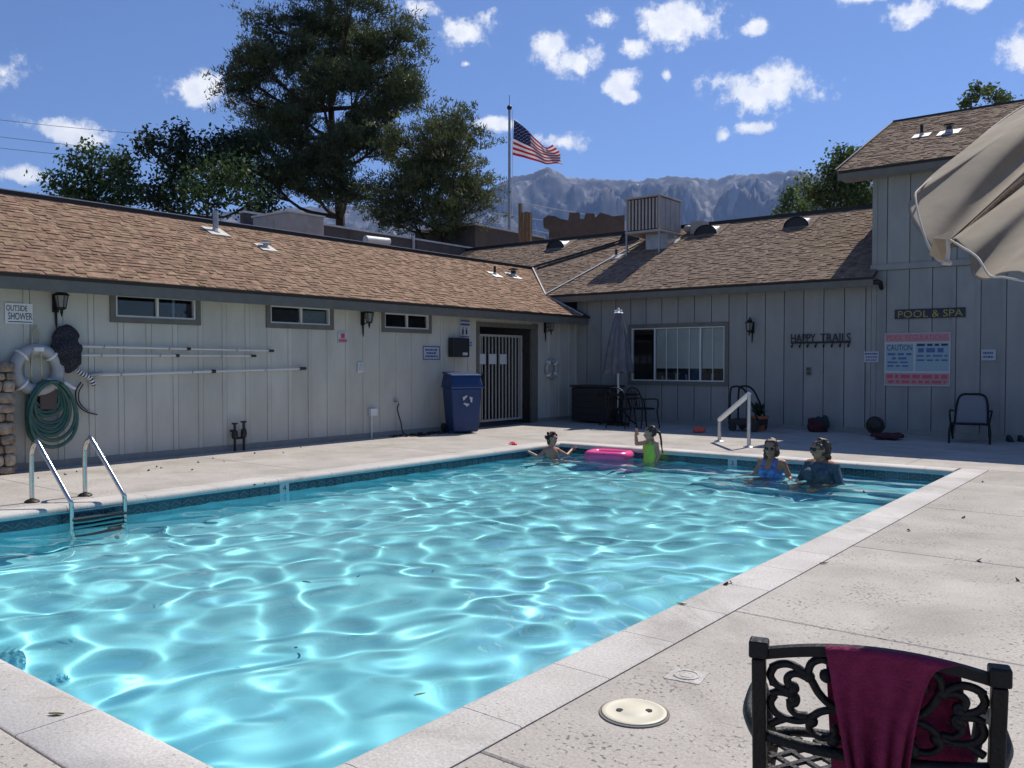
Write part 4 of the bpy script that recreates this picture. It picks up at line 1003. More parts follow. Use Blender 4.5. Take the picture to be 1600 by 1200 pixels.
tree('broadleaf_tree', 'dark shaded broadleaf tree between the leftmost tree and the tall pine', tm_, 32, (300, 350), 'leaf2', 'leaf', 1.05, .24, .085, .2)
tf = [(322, 268, 24, 18), (372, 270, 26, 26), (385, 300, 20, 24), (310, 300, 26, 20), (350, 305, 32, 22), (330, 325, 30, 14), (300, 285, 18, 16)]
tree('broadleaf_tree', 'low mid green loose tree crown in front of the dark broadleaf tree', tf, 27, (335, 350), 'leaf', 'leaf', .62, .34, .085, .10)
tr1 = [(1310, 250, 22, 16), (1300, 275, 22, 22), (1325, 285, 26, 24), (1345, 300, 20, 26), (1290, 305, 26, 22), (1320, 315, 30, 20), (1265, 285, 10, 16), (1268, 305, 14, 20), (1355, 275, 14, 20), (1350, 325, 22, 14)]
tree('broadleaf_tree', 'green leafy tree rising beside the left edge of the tall house', tr1, 44, (1310, 345), 'leaf3', 'leaf', 1.0, .26, .10, .18)
tr2 = [(1232, 318, 14, 14), (1248, 325, 12, 12), (1235, 300, 6, 9), (1220, 328, 10, 8), (1262, 330, 12, 8)]
tree('broadleaf_tree', 'small yellow green tree top just over the ridge right of the roof cooler', tr2, 42, (1240, 345), 'leaf3', 'leaf', .9, .2, .09, .1)
tr3 = [(1540, 155, 18, 10), (1562, 155, 16, 8), (1520, 150, 10, 8), (1548, 138, 8, 8), (1526, 140, 6, 6), (1512, 160, 6, 5), (1572, 158, 12, 6)]
tree('broadleaf_tree', 'sparse leafy twigs of a tree top above the tall house ridge', tr3, 34, (1545, 180), 'leaf3', 'leaf', .34, .15, .075, .04)
# ------------------------------------------------------------------ things on and along the left wall
def Lp(x, y, o=0): return at(x, y, X=WX + o)
def Bp(x, y, o=0): return at(x, y, Y=WY - o)
LU, LN = Vector((0, 1, 0)), Vector((1, 0, 0)); BU, BN = Vector((1, 0, 0)), Vector((0, -1, 0)); ZU = Vector((0, 0, 1))
def sign(name, label, plane, box, lines, bg='signwhite', th=.012, border=None, o=.018, group=None, cat='sign'):
    """box = pixel corners on the wall; lines = (text, left, right, top, bottom as shares of the sheet, colour)"""
    F = Lp if plane == 'L' else Bp; u, n = (LU, LN) if plane == 'L' else (BU, BN)
    x0, y0, x1, y1 = box; xm, ym = (x0 + x1) / 2, (y0 + y1) / 2
    a = F(x0, ym, o); b = F(x1, ym, o); t = F(xm, y0, o).z; d = F(xm, y1, o).z
    w = (b - a).dot(u); h = t - d; c = a + u * (w / 2); c.z = (t + d) / 2
    r = thing(name, label, cat, c, 0, group)
    mb = MB(); mb.obox(c - n * (th / 2) + n * .001, u * w / 2, ZU * h / 2, n * th / 2); mb.build('sheet', M[bg], r)
    if border:
        mb = MB(); bw_ = border[1]
        for (cu, cv, lu, lv) in ((0, h / 2 - bw_ / 2, w, bw_), (0, -h / 2 + bw_ / 2, w, bw_), (-w / 2 + bw_ / 2, 0, bw_, h - 2 * bw_), (w / 2 - bw_ / 2, 0, bw_, h - 2 * bw_)):
            mb.obox(c + u * cu + ZU * cv + n * .003, u * lu / 2, ZU * lv / 2, n * .002)
        mb.build('border', M[border[0]], r)
    for ln in lines:
        tx, l, rr, tp, bt, colr = ln[:6]
        cc = c + u * (w * ((l + rr) / 2 - .5)) + ZU * (h * (.5 - (tp + bt) / 2))
        if tx == '#':      # print too small to read: a row of word-long strokes
            mb = MB(); rg_ = random.Random(int(l * 97 + tp * 331 + w * 1000)); q = l
            while q < rr - .02:
                wl = min(rg_.uniform(.05, .16), rr - q); cq = c + u * (w * (q + wl / 2 - .5)) + ZU * (h * (.5 - (tp + bt) / 2)); mb.obox(cq + n * .005, u * w * wl / 2, ZU * h * (bt - tp) / 2, n * .0008); q += wl + .035
            tag(mb.build('print_row', M[colr], r), None, None, None, 'stuff')
        elif tx == 'fig':  # a standing figure
            cxp = c + u * (w * ((l + rr) / 2 - .5)); mb = MB(); mb.obox(cxp + ZU * (h * (.5 - (tp * .35 + bt * .65))) + n * .004, u * w * (rr - l) / 2, ZU * h * (bt - tp) * .33, n * .001); mb.ball(cxp + ZU * (h * (.5 - tp - .06)) + n * .004, (.016, .016, .016), 8, 5)
            mb.build('pictogram', M[colr], r)
        elif tx is None:
            mb = MB(); mb.obox(cc + n * .0025, u * w * (rr - l) / 2, ZU * h * (bt - tp) / 2, n * .0012); mb.build(ln[6] if len(ln) > 6 else 'printed_panel', M[colr], r)
        else: letters('lettering', tx, cc, u, n, w * (rr - l), h * (bt - tp), M[colr], r, .0055)
    return r
sign('shower_sign', 'hand painted white board reading OUTSIDE SHOWER with a left arrow', 'L', (8, 474, 51, 506), [('OUTSIDE', .04, .80, .10, .38, 'black'), ('SHOWER', .10, .98, .46, .80, 'black'), (None, .10, .96, .885, .925, 'black', 'arrow_shaft')], 'white')
sign('notice_sign', 'small pinkish white notice with red strip below the eave between two windows', 'L', (528, 519, 543, 536), [(None, .06, .94, .62, .94, 'signpink'), (None, .3, .7, .12, .55, 'signred', 'emblem'), ('#', .12, .88, .70, .84, 'signred')], 'signwhite')
sign('notice_sign', 'framed white notice with three rows of dark print left of the black dispenser', 'L', (661, 541, 687, 562), [('#', .12, .88, .20, .34, 'signblue'), ('#', .2, .8, .44, .58, 'signblue'), ('#', .12, .88, .68, .82, 'signblue')], 'signwhite', border=('signblue', .02))
sign('notice_sign', 'white plate with dark bands and two upright figures above the blue bin', 'L', (719, 500, 735, 529), [(None, .02, .92, .02, .10, 'signblue'), (None, .02, .92, .18, .30, 'signblue'), ('fig', .18, .34, .38, .78, 'black'), ('fig', .52, .68, .38, .78, 'black'), ('#', .1, .9, .86, .93, 'signblue')], 'signwhite')
sign('notice_sign', 'little white card touching the right side of the black dispenser', 'L', (727, 532, 739, 543), [('#', .15, .85, .2, .42, 'signblue'), ('#', .15, .85, .58, .8, 'signblue')], 'signwhite')
sign('notice_sign', 'dark banded white plate on the wall right of the barred gate', 'L', (831, 506, 841, 526), [(None, .05, .95, .02, .38, 'signblue'), ('#', .2, .8, .48, .60, 'black'), ('#', .2, .8, .70, .80, 'black')], 'signwhite')
# hung lanterns
def lantern(p, u, n, label, hh=.55, arm_up=True):
    """carriage lantern on a scrolled wall bracket"""
    p = Vector(p); r = thing('wall_lantern', label, 'lamp', p, 0, 'carriage lanterns on the walls')
    mb = MB(); mb.obox(p + n * .012, u * .045, ZU * .13, n * .012); mb.build('back_plate', M['blackmetal'], r, bevel=.006)
    c = p + n * .20 + ZU * .06
    mb = MB(); mb.tube(catmull([p + n * .02 + ZU * .08, p + n * .09 + ZU * .20, p + n * .19 + ZU * .22, c + ZU * .13], 5), .012, 6)
    mb.tube(catmull([p + n * .02 - ZU * .06, p + n * .10 - ZU * .10, p + n * .13 - ZU * .02, p + n * .07 + ZU * .02], 5), .010, 6)
    mb.build('bracket', M['blackmetal'], r, smooth='all')
    mb = MB(); mb.lathe(c, [(.012, .13), (.03, .115), (.095, .06), (.105, .045), (.10, .04)], 6); mb.build('cap', M['blackmetal'], r)
    mb = MB(); mb.lathe(c, [(.085, .04), (.055, -.13)], 6); mb.build('glass', M['lampglass'], r)
    mb = MB()
    for i in range(6):
        t = 2 * pi * i / 6; mb.tube([c + Vector((.088 * cos(t), .088 * sin(t), .045)), c + Vector((.057 * cos(t), .057 * sin(t), -.132))], .006, 4)
    mb.lathe(c, [(.06, -.125), (.06, -.145), (.02, -.165), (.02, -.20), (.004, -.26)], 6); mb.build('cage', M['blackmetal'], r)
    mb = MB(); mb.tube([p + n * .02 - ZU * .10, p + n * .03 - ZU * .30, p + n * .035 - ZU * .36], [.02, .014, .003], 6); mb.build('tail', M['blackmetal'], r)
M['lampglass'] = mat('smoky_lamp_glass', (.18, .18, .16), rough=.25)
lantern(Lp(86, 474), LU, LN, 'black carriage lantern between the shower sign and the first high window')
lantern(Lp(566, 498), LU, LN, 'black carriage lantern between the second and third high windows')
lantern(Lp(851, 512), LU, LN, 'black carriage lantern above the lifebuoy near the corner')
lantern(Bp(1176, 512), BU, BN, 'black carriage lantern right of the big window on the back wall')

def lifebuoy(c, r0, r1, label, u=LU, n=LN):
    r = thing('lifebuoy', label, 'lifebuoy', c, 0, 'lifebuoys hanging on the left wall')
    rm = (r0 + r1) / 2; tr = (r0 - r1) / 2; mb = MB()
    pts = [Vector(c) + u * (rm * cos(2 * pi * i / 28)) + ZU * (rm * sin(2 * pi * i / 28)) for i in range(28)]
    mb.tube(pts, tr, 10, closed=True, flat=1); mb.build('ring', M['ring'], r, smooth='all')
    for k in range(4):
        a = pi / 4 + k * pi / 2; q = Vector(c) + u * (rm * cos(a)) + ZU * (rm * sin(a)); tg = (-u * sin(a) + ZU * cos(a)); rad = u * cos(a) + ZU * sin(a)
        m_ = MB(); m_.tube([q + (rad * cos(2 * pi * i / 12) + n * sin(2 * pi * i / 12)) * (tr + .006) for i in range(12)], .02, 6, closed=True); m_.build('band', M['white'], r, smooth='all')
    return r
c = Lp(58, 578, .09); lifebuoy(c, .37, .20, 'big worn white lifebuoy on the wall above the green hose')
c2 = Lp(862, 576, .07); lifebuoy(c2, .26, .15, 'smaller dull white lifebuoy on the wall right of the gate')
# rope loop over the big buoy
rp = thing('rope', 'faded yellow rope looped from the wall hook through the big lifebuoy', 'rope', Lp(57, 515, .04))
h_ = Lp(57, 511, .05); mb = MB(); e1 = Lp(49, 575, .19); e2 = Lp(68, 575, .19)
mb.tube(catmull([Lp(50, 600, .03), Lp(49, 580, .19), Lp(50, 556, .18), Lp(51, 525, .06), h_, Lp(61, 525, .06), Lp(64, 556, .18), Lp(65, 580, .19), Lp(66, 600, .03)], 6), .012, 6); mb.build('strand', M['rope'], rp, smooth='all')
mb = MB(); mb.box(Lp(52, 549, .17), Lp(69, 543, .21)); mb.build('clip', M['white'], rp)
mb = MB(); mb.tube([Lp(57, 510, .0), h_ + LN * .02, h_ + LN * .02 + ZU * .03], .01, 6); mb.build('hook', M['galv'], rp)
# coil of hose
hs_ = thing('garden_hose', 'coil of green garden hose hanging on the wall below the big lifebuoy', 'hose', Lp(76, 640, .1))
rr = random.Random(4); mb = MB(); pts = []
top = Lp(76, 596, .14)
for k in range(9):
    A = .15 + .020 * k; H = (.24 + .060 * k + rr.uniform(-.02, .02)); off = rr.uniform(-.03, .03)
    for i in range(18):
        t = 2 * pi * i / 18
        y_ = -sin(t) * A * (1 - .12 * cos(t)) ; z_ = -(1 - cos(t)) / 2 * (H * 1.12 + .10)
        pts.append(top + LU * (y_ * 1.02 + off) + ZU * z_ + LN * (.02 * k - .06 + .012 * sin(3 * t + k)))
mb.tube(catmull(pts, 2), .026, 7); mb.build('coil', M['hose'], hs_, smooth='all')
mb = MB(); mb.tube(catmull([Lp(45, 600, .12), Lp(42, 640, .1), Lp(44, 675, .11), Lp(54, 690, .12)], 5), .024, 7); mb.build('tail', M['hose'], hs_, smooth='all')
mb = MB(); mb.tube([top + LU * .18 - ZU * .02 + LN * .06, top + LU * .33 - ZU * .11 + LN * .09], [.03, .02], 8); mb.build('nozzle', M['white'], hs_)
mb = MB(); mb.obox(top - LN * .06 - ZU * .25, LU * .11, ZU * .14, LN * .05); mb.build('hanger', M['stonedark'], hs_)
# hanging net bag
nb = thing('net_bag', 'black mesh bag bulging from a hook beside the big lifebuoy', 'bag', Lp(103, 512, .05))
def blob(name, pts, radii, m, parent, vox=.02, noise_amp=0, nscale=6, sm=2, seed=0):
    mb = MB()
    for p, r in zip(pts, radii): mb.ball(p, r, 14, 9)
    return remesh(name, mb, m, parent, vox, noise_amp, nscale, sm)
def remesh(name, mb, m, parent, vox, noise_amp=0, nscale=6, sm=2, world=True):
    o = mb.build(name, m, parent, fix=True, world=world)
    md = o.modifiers.new('r', 'REMESH'); md.mode = 'VOXEL'; md.voxel_size = vox
    s_ = o.modifiers.new('s', 'SMOOTH'); s_.factor = .5; s_.iterations = sm
    dg = bpy.context.evaluated_depsgraph_get(); dg.update(); me = bpy.data.meshes.new_from_object(o.evaluated_get(dg))
    o.modifiers.clear(); old = o.data; o.data = me; bpy.data.meshes.remove(old)
    if not me.materials: me.materials.append(m if not isinstance(m, (list, tuple)) else m[0])
    if noise_amp:
        co = np.zeros(len(me.vertices) * 3, dtype=np.float32); me.vertices.foreach_get('co', co); co = co.reshape(-1, 3)
        no = np.zeros(len(me.vertices) * 3, dtype=np.float32); me.vertices.foreach_get('normal', no); no = no.reshape(-1, 3)
        for i in range(len(co)): co[i] += no[i] * noise_amp * mnoise.noise(Vector(co[i]) * nscale)
        me.vertices.foreach_set('co', co.reshape(-1)); me.update()
    me.polygons.foreach_set('use_smooth', [True] * len(me.polygons)); return o
bt = Lp(101, 515, .10); bm_ = Lp(104, 545, .12); bb = Lp(110, 570, .10)
blob('mesh_sack', [bt, bt.lerp(bm_, .5), bm_, bm_.lerp(bb, .6), bb], [(.09, .10, .09), (.12, .18, .2), (.13, .19, .24), (.12, .17, .18), (.08, .13, .12)], M['net'], nb, .025, .05, 9)
mb = MB(); mb.tube(catmull([Lp(100, 511, .0), Lp(100, 509, .08), bt + ZU * .03], 4), .01, 6); mb.build('hook', M['galv'], nb)
mb = MB(); mb.tube(catmull([Lp(92, 520, .03), Lp(90, 540, .05), Lp(93, 560, .05), Lp(104, 575, .06)], 5), .014, 6); mb.build('drawstring', M['hose'], nb, smooth='all')
# pool poles on the wall, with brackets
def pole_rack(ya, yb, x0, x1, label, r=.018, tip=.10):
    a = Lp(x0, ya, .07); b = Lp(x1, yb, .07); t = thing('pool_pole', label, 'pole', a, 0, 'pool poles on the left wall')
    mb = MB(); mb.tube([a, a.lerp(b, .52)], r, 8); mb.tube([a.lerp(b, .52), b], r * .78, 8); mb.build('tube', M['alu'], t, smooth=True)
    mb = MB(); mb.tube([a.lerp(b, .515), a.lerp(b, .535)], r * 1.4, 8); mb.build('collar', M['black'], t)
    d = (b - a).normalized(); mb = MB(); mb.tube([b, b + d * tip], r * 1.25, 8); mb.build('tip', M['black'], t)
    for s in (.10, .42, .80):
        q = a.lerp(b, s); mb = MB(); mb.tube([q - LN * .07, q + LN * .03 - ZU * .02, q + LN * .035 + ZU * .03], .008, 5); mb.build('hook', M['galv'], t)
pole_rack(541, 548, 127, 420, 'uppermost long pale pool pole resting on wall hooks')
pole_rack(555, 556, 127, 392, 'middle pale pool pole just below the uppermost one')
pole_rack(586, 576, 150, 468, 'lowest and longest pool pole slanting up to the right', .022, .14)
# banded brush head with looping hose
br_ = thing('pool_brush', 'black and white banded vacuum hose end dangling below the net bag', 'brush', Lp(128, 585, .08))
pts = catmull([Lp(118, 577, .08), Lp(128, 584, .09), Lp(140, 590, .09), Lp(147, 602, .09)], 6)
for i in range(len(pts) - 1): m_ = MB(); m_.tube([pts[i], pts[i + 1]], .034 if i % 2 else .040, 8); m_.build('band', M['black'] if i % 2 else M['white'], br_)
mb = MB(); mb.tube(catmull([Lp(127, 597, .05), Lp(119, 610, .05), Lp(120, 628, .05), Lp(132, 642, .05), Lp(152, 648, .05)], 6), .010, 6)
mb.tube(catmull([Lp(130, 600, .05), Lp(123, 614, .05), Lp(125, 630, .05), Lp(137, 642, .05)], 6), .008, 6); mb.build('loop', M['hoseblack'], br_, smooth='all')
mb = MB(); mb.tube([Lp(140, 586, .09), Lp(160, 583, .09)], .03, 8); mb.build('coupling', M['galv'], br_)
# stone pier
pr = thing('stone_pier', 'low pier of tan field stones at the left edge against the wall', 'wall', Lp(5, 735, .2))
y1 = Lp(26, 700, .35).y; y0 = y1 - 1.6; ztop = Lp(15, 560, .35).z
mb = MB(); mb.box((WX + .02, y0, 0), (WX + .31, y1 - .04, ztop - .04)); mb.build('mortar_core', M['mortar'], pr)
rs = random.Random(8); zz = .0
def stone(c, r, parent):
    mb = MB(); mb.ball(c, r, 8, 5); c_ = Vector(c); mb.v = [tuple(c_ + Vector([math.copysign((abs(a) / k) ** .62, a) * k for a, k in zip(Vector(p) - c_, r)]) * rs.uniform(.86, 1.08)) for p in mb.v]
    return mb.build('stone', M['stone'], parent, smooth='all')
while zz < ztop - .05:
    h = rs.uniform(.09, .17); yy = y1; 
    while yy > y0 + .1:
        w = rs.uniform(.11, .24); stone((WX + .31, yy - w / 2, zz + h / 2), (.075, w / 2 * 1.04, h / 2 * 1.06), pr); yy -= w
    stone((WX + .17, y1 - .04, zz + h / 2), (.17, .07, h / 2 * 1.04), pr)
    zz += h
# hydrants, taps, outlet
vp_ = thing('pipe_valves', 'pair of dark pipe valves rising from the ground against the wall', 'valve', (WX + .15, Lp(375, 690).y, 0))
for (x, h) in ((367, 663), (381, 660)):
    q = Lp(x, 700, .12); zt_ = Lp(x, h, .12).z; mb = MB(); mb.tube([(q.x, q.y, 0), (q.x, q.y, zt_)], .022, 8); mb.lathe((q.x, q.y, zt_ * .62), [(.02, -.08), (.05, -.06), (.055, .0), (.045, .06), (.02, .08)], 10); mb.build('riser', M['darkmetal'], vp_, smooth=True)
    mb = MB(); mb.lathe((q.x, q.y, zt_), [(.05, 0), (.055, .012), (.05, .025)], 10); mb.build('handwheel', M['darkmetal'], vp_)
q1_ = Lp(367, 690, .12); q2_ = Lp(381, 690, .12); mb = MB(); mb.tube([(q1_.x, q1_.y, .22), (q2_.x, q2_.y, .22)], .022, 8); mb.tube([(q1_.x, q1_.y, .34), (WX + .01, q1_.y, .34)], .022, 8); mb.build('cross_pipe', M['darkmetal'], vp_)
sp = thing('stand_pipe', 'pale capped pipe stub standing against the wall under the second lantern', 'pipe', (WX + .05, Lp(578, 650).y, 0))
zt_ = Lp(578, 640).z; mb = MB(); mb.tube([(WX + .05, sp.location.y, 0), (WX + .05, sp.location.y, zt_)], .016, 8); mb.build('pipe', M['white'], sp)
mb = MB(); mb.box((WX + .017, sp.location.y - .05, zt_ - .12), (WX + .09, sp.location.y + .12, zt_ + .02)); mb.build('box', M['white'], sp)
ot = thing('outlet_cover', 'white outlet cover plate below the second lantern', 'outlet', Lp(562, 574)); p = Lp(562, 574)
mb = MB(); mb.box((WX + .017, p.y - .07, p.z - .10), (WX + .03, p.y + .07, p.z + .10)); mb.build('plate', M['white'], ot, bevel=.004)
mb = MB(); mb.box((WX + .031, p.y - .045, p.z - .07), (WX + .05, p.y + .045, p.z + .02)); mb.box((WX + .031, p.y - .05, p.z + .04), (WX + .06, p.y + .05, p.z + .055)); mb.build('flap', M['signwhite'], ot)
tp_ = thing('wall_tap', 'dark tap with a black hose drooping to the deck left of the bin', 'tap', Lp(617, 627)); p = Lp(616, 627)
mb = MB(); mb.tube([p, p + LN * .10, p + LN * .13 - ZU * .05], .016, 7); mb.tube([p + LN * .06 + ZU * .05, p + LN * .06], .01, 6); mb.lathe(p + LN * .06 + ZU * .05, [(.035, 0), (.035, .012)], 8); mb.build('spout', M['galv'], tp_)
mb = MB(); e = Lp(634, 672, .25); e.z = .02; mb.tube(catmull([p + LN * .13 - ZU * .05, Lp(621, 640, .14), Lp(626, 658, .16), e, e + Vector((.1, .6, 0)), e + Vector((-.08, 1.1, 0))], 6), .014, 6); mb.build('hose', M['hoseblack'], tp_, smooth='all')
# dispenser
p = Lp(711, 543); dpn = thing('dispenser', 'square black wall dispenser with a small pale window above the blue bin', 'dispenser', p)
ya = Lp(699, 543).y; yb = Lp(724, 543).y; za = Lp(711, 528).z; zb = Lp(711, 558).z
mb = MB(); mb.box((WX + .017, ya, zb), (WX + .19, yb, za)); mb.build('housing', M['black'], dpn, bevel=.02)
mb = MB(); mb.box((WX + .191, ya + (yb - ya) * .55, zb + .04), (WX + .196, ya + (yb - ya) * .85, zb + .10)); mb.build('window', M['signwhite'], dpn)

# recycling bin
bp = Vector((WX + .62, at(722, 668, X=WX + .62).y, 0)); rb = thing('recycling_bin', 'tall blue plastic recycling bin with a hinged lid and white recycling mark by the gate', 'bin', bp, radians(-28))
def rbox(x0, x1, y0, y1, z0, z1, tx=0, ty=0):
    """tapered tub: the foot is narrower"""
    return [(x0 + tx, y0 + ty, z0), (x1 - tx, y0 + ty, z0), (x1 - tx, y1 - ty, z0), (x0 + tx, y1 - ty, z0), (x0, y0, z1), (x1, y0, z1), (x1, y1, z1), (x0, y1, z1)]
FQ = [(3, 2, 1, 0), (4, 5, 6, 7), (0, 1, 5, 4), (1, 2, 6, 5), (2, 3, 7, 6), (3, 0, 4, 7)]
mb = MB(); mb.add(rbox(-.30, .30, -.34, .34, .03, .96, .06, .06), FQ); mb.build('tub', M['bin'], rb, world=False, bevel=.03)
mb = MB(); mb.add(rbox(-.32, .32, -.36, .36, .955, 1.0), FQ); mb.build('rim', M['bin'], rb, world=False, bevel=.012)
mb = MB(); mb.add([(-.32, -.37, 1.0), (.34, -.37, .98), (.34, .37, .98), (-.32, .37, 1.0), (-.27, -.33, 1.28), (.25, -.33, 1.22), (.25, .33, 1.22), (-.27, .33, 1.28)], FQ); mb.build('hood', M['bin'], rb, world=False, bevel=.04)
mb = MB(); mb.add([(-.29, -.35, 1.262), (.26, -.35, 1.20), (.26, .35, 1.20), (-.29, .35, 1.262), (-.29, -.34, 1.30), (.27, -.34, 1.236), (.27, .34, 1.236), (-.29, .34, 1.30)], FQ); mb.build('lid', M['bin'], rb, world=False, bevel=.015)
mb = MB(); mb.box((.335, -.36, .955), (.352, .36, .978)); mb.build('lip', M['signblue'], rb, world=False)
for s in (-1, 1): mb = MB(); mb.lathe((-.24, s * .33, .10), [(.1, -.03), (.1, .03)], 14, axis='Y'); mb.build('wheel', M['black'], rb, world=False)
mb = MB()   # three chasing arrows
for k in range(3):
    a = pi / 2 + k * 2 * pi / 3; f = lambda r, t: (.308 - .045 * 0, r * cos(t), .70 + r * sin(t))
    pts = [f(.10, a + .25), f(.10, a + 1.0), f(.10, a + 1.55)]; X_ = .312
    def fx(r, t): return (.286 + .06 * ((.70 + r * sin(t)) / .93) - .006, r * cos(t), .70 + r * sin(t))
    mb.add([fx(.075, a + .1), fx(.115, a + .1), fx(.118, a + .9), fx(.070, a + .9)], [(0, 1, 2, 3)]); mb.add([fx(.14, a + .9), fx(.055, a + .9), fx(.095, a + 1.6)], [(0, 1, 2)])
mb.build('recycling_mark', M['signwhite'], rb, world=False, fix=False)
# gate with bars
ga = at(750, 600, X=WX + .01).y; gb = at(817, 600, X=WX + .01).y; gz1 = at(783, 523, X=WX + .01).z; gz0 = .12
gt = thing('barred_gate', 'cream metal gate of upright bars with papers taped on, in the dark opening', 'gate', (WX - .03, (ga + gb) / 2, 0))
gx = WX - .03; mb = MB()
mb.box((gx - .02, ga, gz0), (gx + .02, ga + .05, gz1)); mb.box((gx - .02, gb - .05, gz0), (gx + .02, gb, gz1)); mb.box((gx - .02, ga + .05, gz1 - .05), (gx + .02, gb - .05, gz1)); mb.box((gx - .02, ga + .05, gz0), (gx + .02, gb - .05, gz0 + .05)); mb.build('frame', M['gatepaint'] if 'gatepaint' in M else M['alu'], gt)
nb_ = 12
for i in range(nb_):
    y = ga + .05 + (gb - ga - .1) * (i + .5) / nb_; mb = MB(); mb.box((gx - .011, y - .014, gz0 + .05), (gx + .011, y + .014, gz1 - .05)); mb.build('bar', M['gatepaint'], gt)
mb = MB(); mb.box((gx - .03, gb - .005, gz0 + .25), (gx + .03, gb + .05, gz0 + .36)); mb.box((gx - .03, gb - .005, gz1 - .4), (gx + .03, gb + .05, gz1 - .29)); mb.build('hinge', M['darkmetal'], gt)
mb = MB(); mb.box((gx + .02, ga + .01, 1.0), (gx + .05, ga + .13, 1.22)); mb.build('lock_box', M['darkmetal'], gt)
for k, (x0, x1, l) in enumerate(((749, 759, 'left'), (764, 776, 'middle'), (781, 792, 'right'))):
    a = at(x0, 556, X=gx + .03).y; b = at(x1, 556, X=gx + .03).y; zt_ = at(765, 553, X=gx + .03).z; zb_ = at(765, 569, X=gx + .03).z
    mb = MB(); mb.box((gx + .022, a, zb_), (gx + .026, b, zt_)); tag(mb.build('paper_notice', M['signwhite'], None), 'white paper notice taped to the gate bars, ' + l + ' of three', 'paper', 'papers on the gate')
# ------------------------------------------------------------------ things on and along the back wall
sign('pool_sign', 'narrow dark board with yellow letters POOL & SPA high on the tall house', 'B', (1398, 482, 1508, 497), [('POOL & SPA', .05, .97, .16, .88, 'yellow')], 'navy', .03, o=.045)
rg = sign('regulations_sign', 'large white sign with red bands headed POOL REGULATIONS and a teal CAUTION panel', 'B', (1382, 520, 1485, 603),
     [(None, .01, .99, .01, .17, 'signpink'), ('POOL REGULATIONS', .04, .96, .04, .14, 'signred'), (None, .02, .45, .20, .72, 'signteal'), ('CAUTION', .04, .43, .22, .33, 'black'), ('#', .05, .42, .38, .42, 'signblue'), ('#', .12, .36, .46, .50, 'signblue'), ('#', .05, .42, .54, .57, 'signblue'), ('#', .05, .42, .61, .64, 'signblue'),
      (None, .48, .98, .19, .72, 'signteal'), ('#', .50, .96, .21, .25, 'black'), ('#', .52, .94, .29, .37, 'signblue'), ('#', .50, .96, .42, .45, 'signblue'), ('#', .50, .96, .50, .53, 'signblue'),
      (None, .01, .99, .76, .98, 'signpink'), ('#', .04, .96, .79, .86, 'signred'), ('#', .06, .94, .90, .95, 'signred')], 'signwhite', .012, o=.048)
sign('notice_sign', 'faint grey card of small print left of the large regulations sign', 'B', (1350, 549, 1373, 566), [('#', .08, .92, .14, .30, 'signblue'), ('#', .12, .9, .46, .58, 'signblue'), ('#', .12, .9, .74, .86, 'signblue')], 'paintcard', o=.036)
sign('notice_sign', 'small pale plate right of the large regulations sign above the lounge chair', 'B', (1533, 546, 1556, 563), [('#', .12, .85, .22, .42, 'signblue'), ('#', .12, .85, .58, .78, 'signblue')], 'paintcard', o=.048)
hr = thing('hook_rack', 'black cut-out letter rack HAPPY TRAILS with hooks on the back wall', 'hook rack', Bp(1282, 533, .03))
a = Bp(1236, 531, .03); b = Bp(1329, 531, .03); wz = b.x - a.x; zc = Bp(1282, 528, .03).z
for wd, s0, s1 in (('HAPPY', .0, .42), ('TRAILS', .50, 1.0)): letters('lettering', wd, Vector((a.x + wz * (s0 + s1) / 2, a.y, zc)), BU, BN, wz * (s1 - s0), .19, M['black'], hr, .0, .016)
mb = MB(); mb.box((a.x, a.y, zc - .12), (b.x, a.y + .012, zc - .075)); mb.build('bar', M['black'], hr)
for i in range(8):
    x = a.x + wz * (i + .2) / 7.4; mb = MB(); mb.tube(catmull([(x, a.y - .004, zc - .11), (x, a.y - .02, zc - .19), (x, a.y - .07, zc - .20), (x, a.y - .085, zc - .15)], 4), .012, 6); mb.build('hook', M['black'], hr)
sk_ = thing('wall_switch', 'small dark double switch plate below the hook rack', 'switch', Bp(1264, 580)); p = Bp(1264, 580)
mb = MB(); mb.box((p.x - .05, WY - .045, p.z - .09), (p.x + .05, WY - .017, p.z + .09)); mb.build('plate', M['trim'], sk_)
mb = MB(); mb.box((p.x - .03, WY - .055, p.z + .02), (p.x + .03, WY - .046, p.z + .06)); mb.box((p.x - .03, WY - .055, p.z - .06), (p.x + .03, WY - .046, p.z - .02)); mb.build('toggles', M['black'], sk_)
# closed parasol with its table and chairs
px_ = at(966, 652, Z=0); PY = 17.7; pc = at(966, 600, Y=PY); pc.z = 0
um = thing('closed_parasol', 'folded pale grey parasol standing by the corner of the back wall', 'parasol', pc)
ztp = at(967, 486, Y=PY).z; zcb = at(967, 578, Y=PY).z; rb_ = (at(984, 575, Y=PY).x - at(949, 575, Y=PY).x) / 2
mb = MB(); mb.tube([(pc.x, pc.y, 0), (pc.x, pc.y, ztp - .02)], .024, 8); mb.build('pole', M['white'], um, smooth=True)
mb = MB(); mb.lathe((pc.x, pc.y, 0), [(.26, 0), (.26, .05), (.08, .09), (.04, .28)], 18); mb.build('base', M['darkmetal'], um, smooth=True)
nk = 64; V = []; lv = 9
for j in range(lv):
    v = j / (lv - 1); z_ = ztp - .03 + (zcb - ztp) * v
    for i in range(nk):
        t = 2 * pi * i / nk; R_ = .035 + (rb_ - .035) * v ** .75; R_ *= 1 + .45 * abs(sin(4 * t + .6 * v)) - .22 * (1 if False else 0); zz = z_ - (.05 * abs(sin(4 * t)) if j == lv - 1 else 0)
        V.append((pc.x + R_ * cos(t) * .86, pc.y + R_ * sin(t) * .86, zz))
F = [(j * nk + i, j * nk + (i + 1) % nk, (j + 1) * nk + (i + 1) % nk, (j + 1) * nk + i) for j in range(lv - 1) for i in range(nk)]
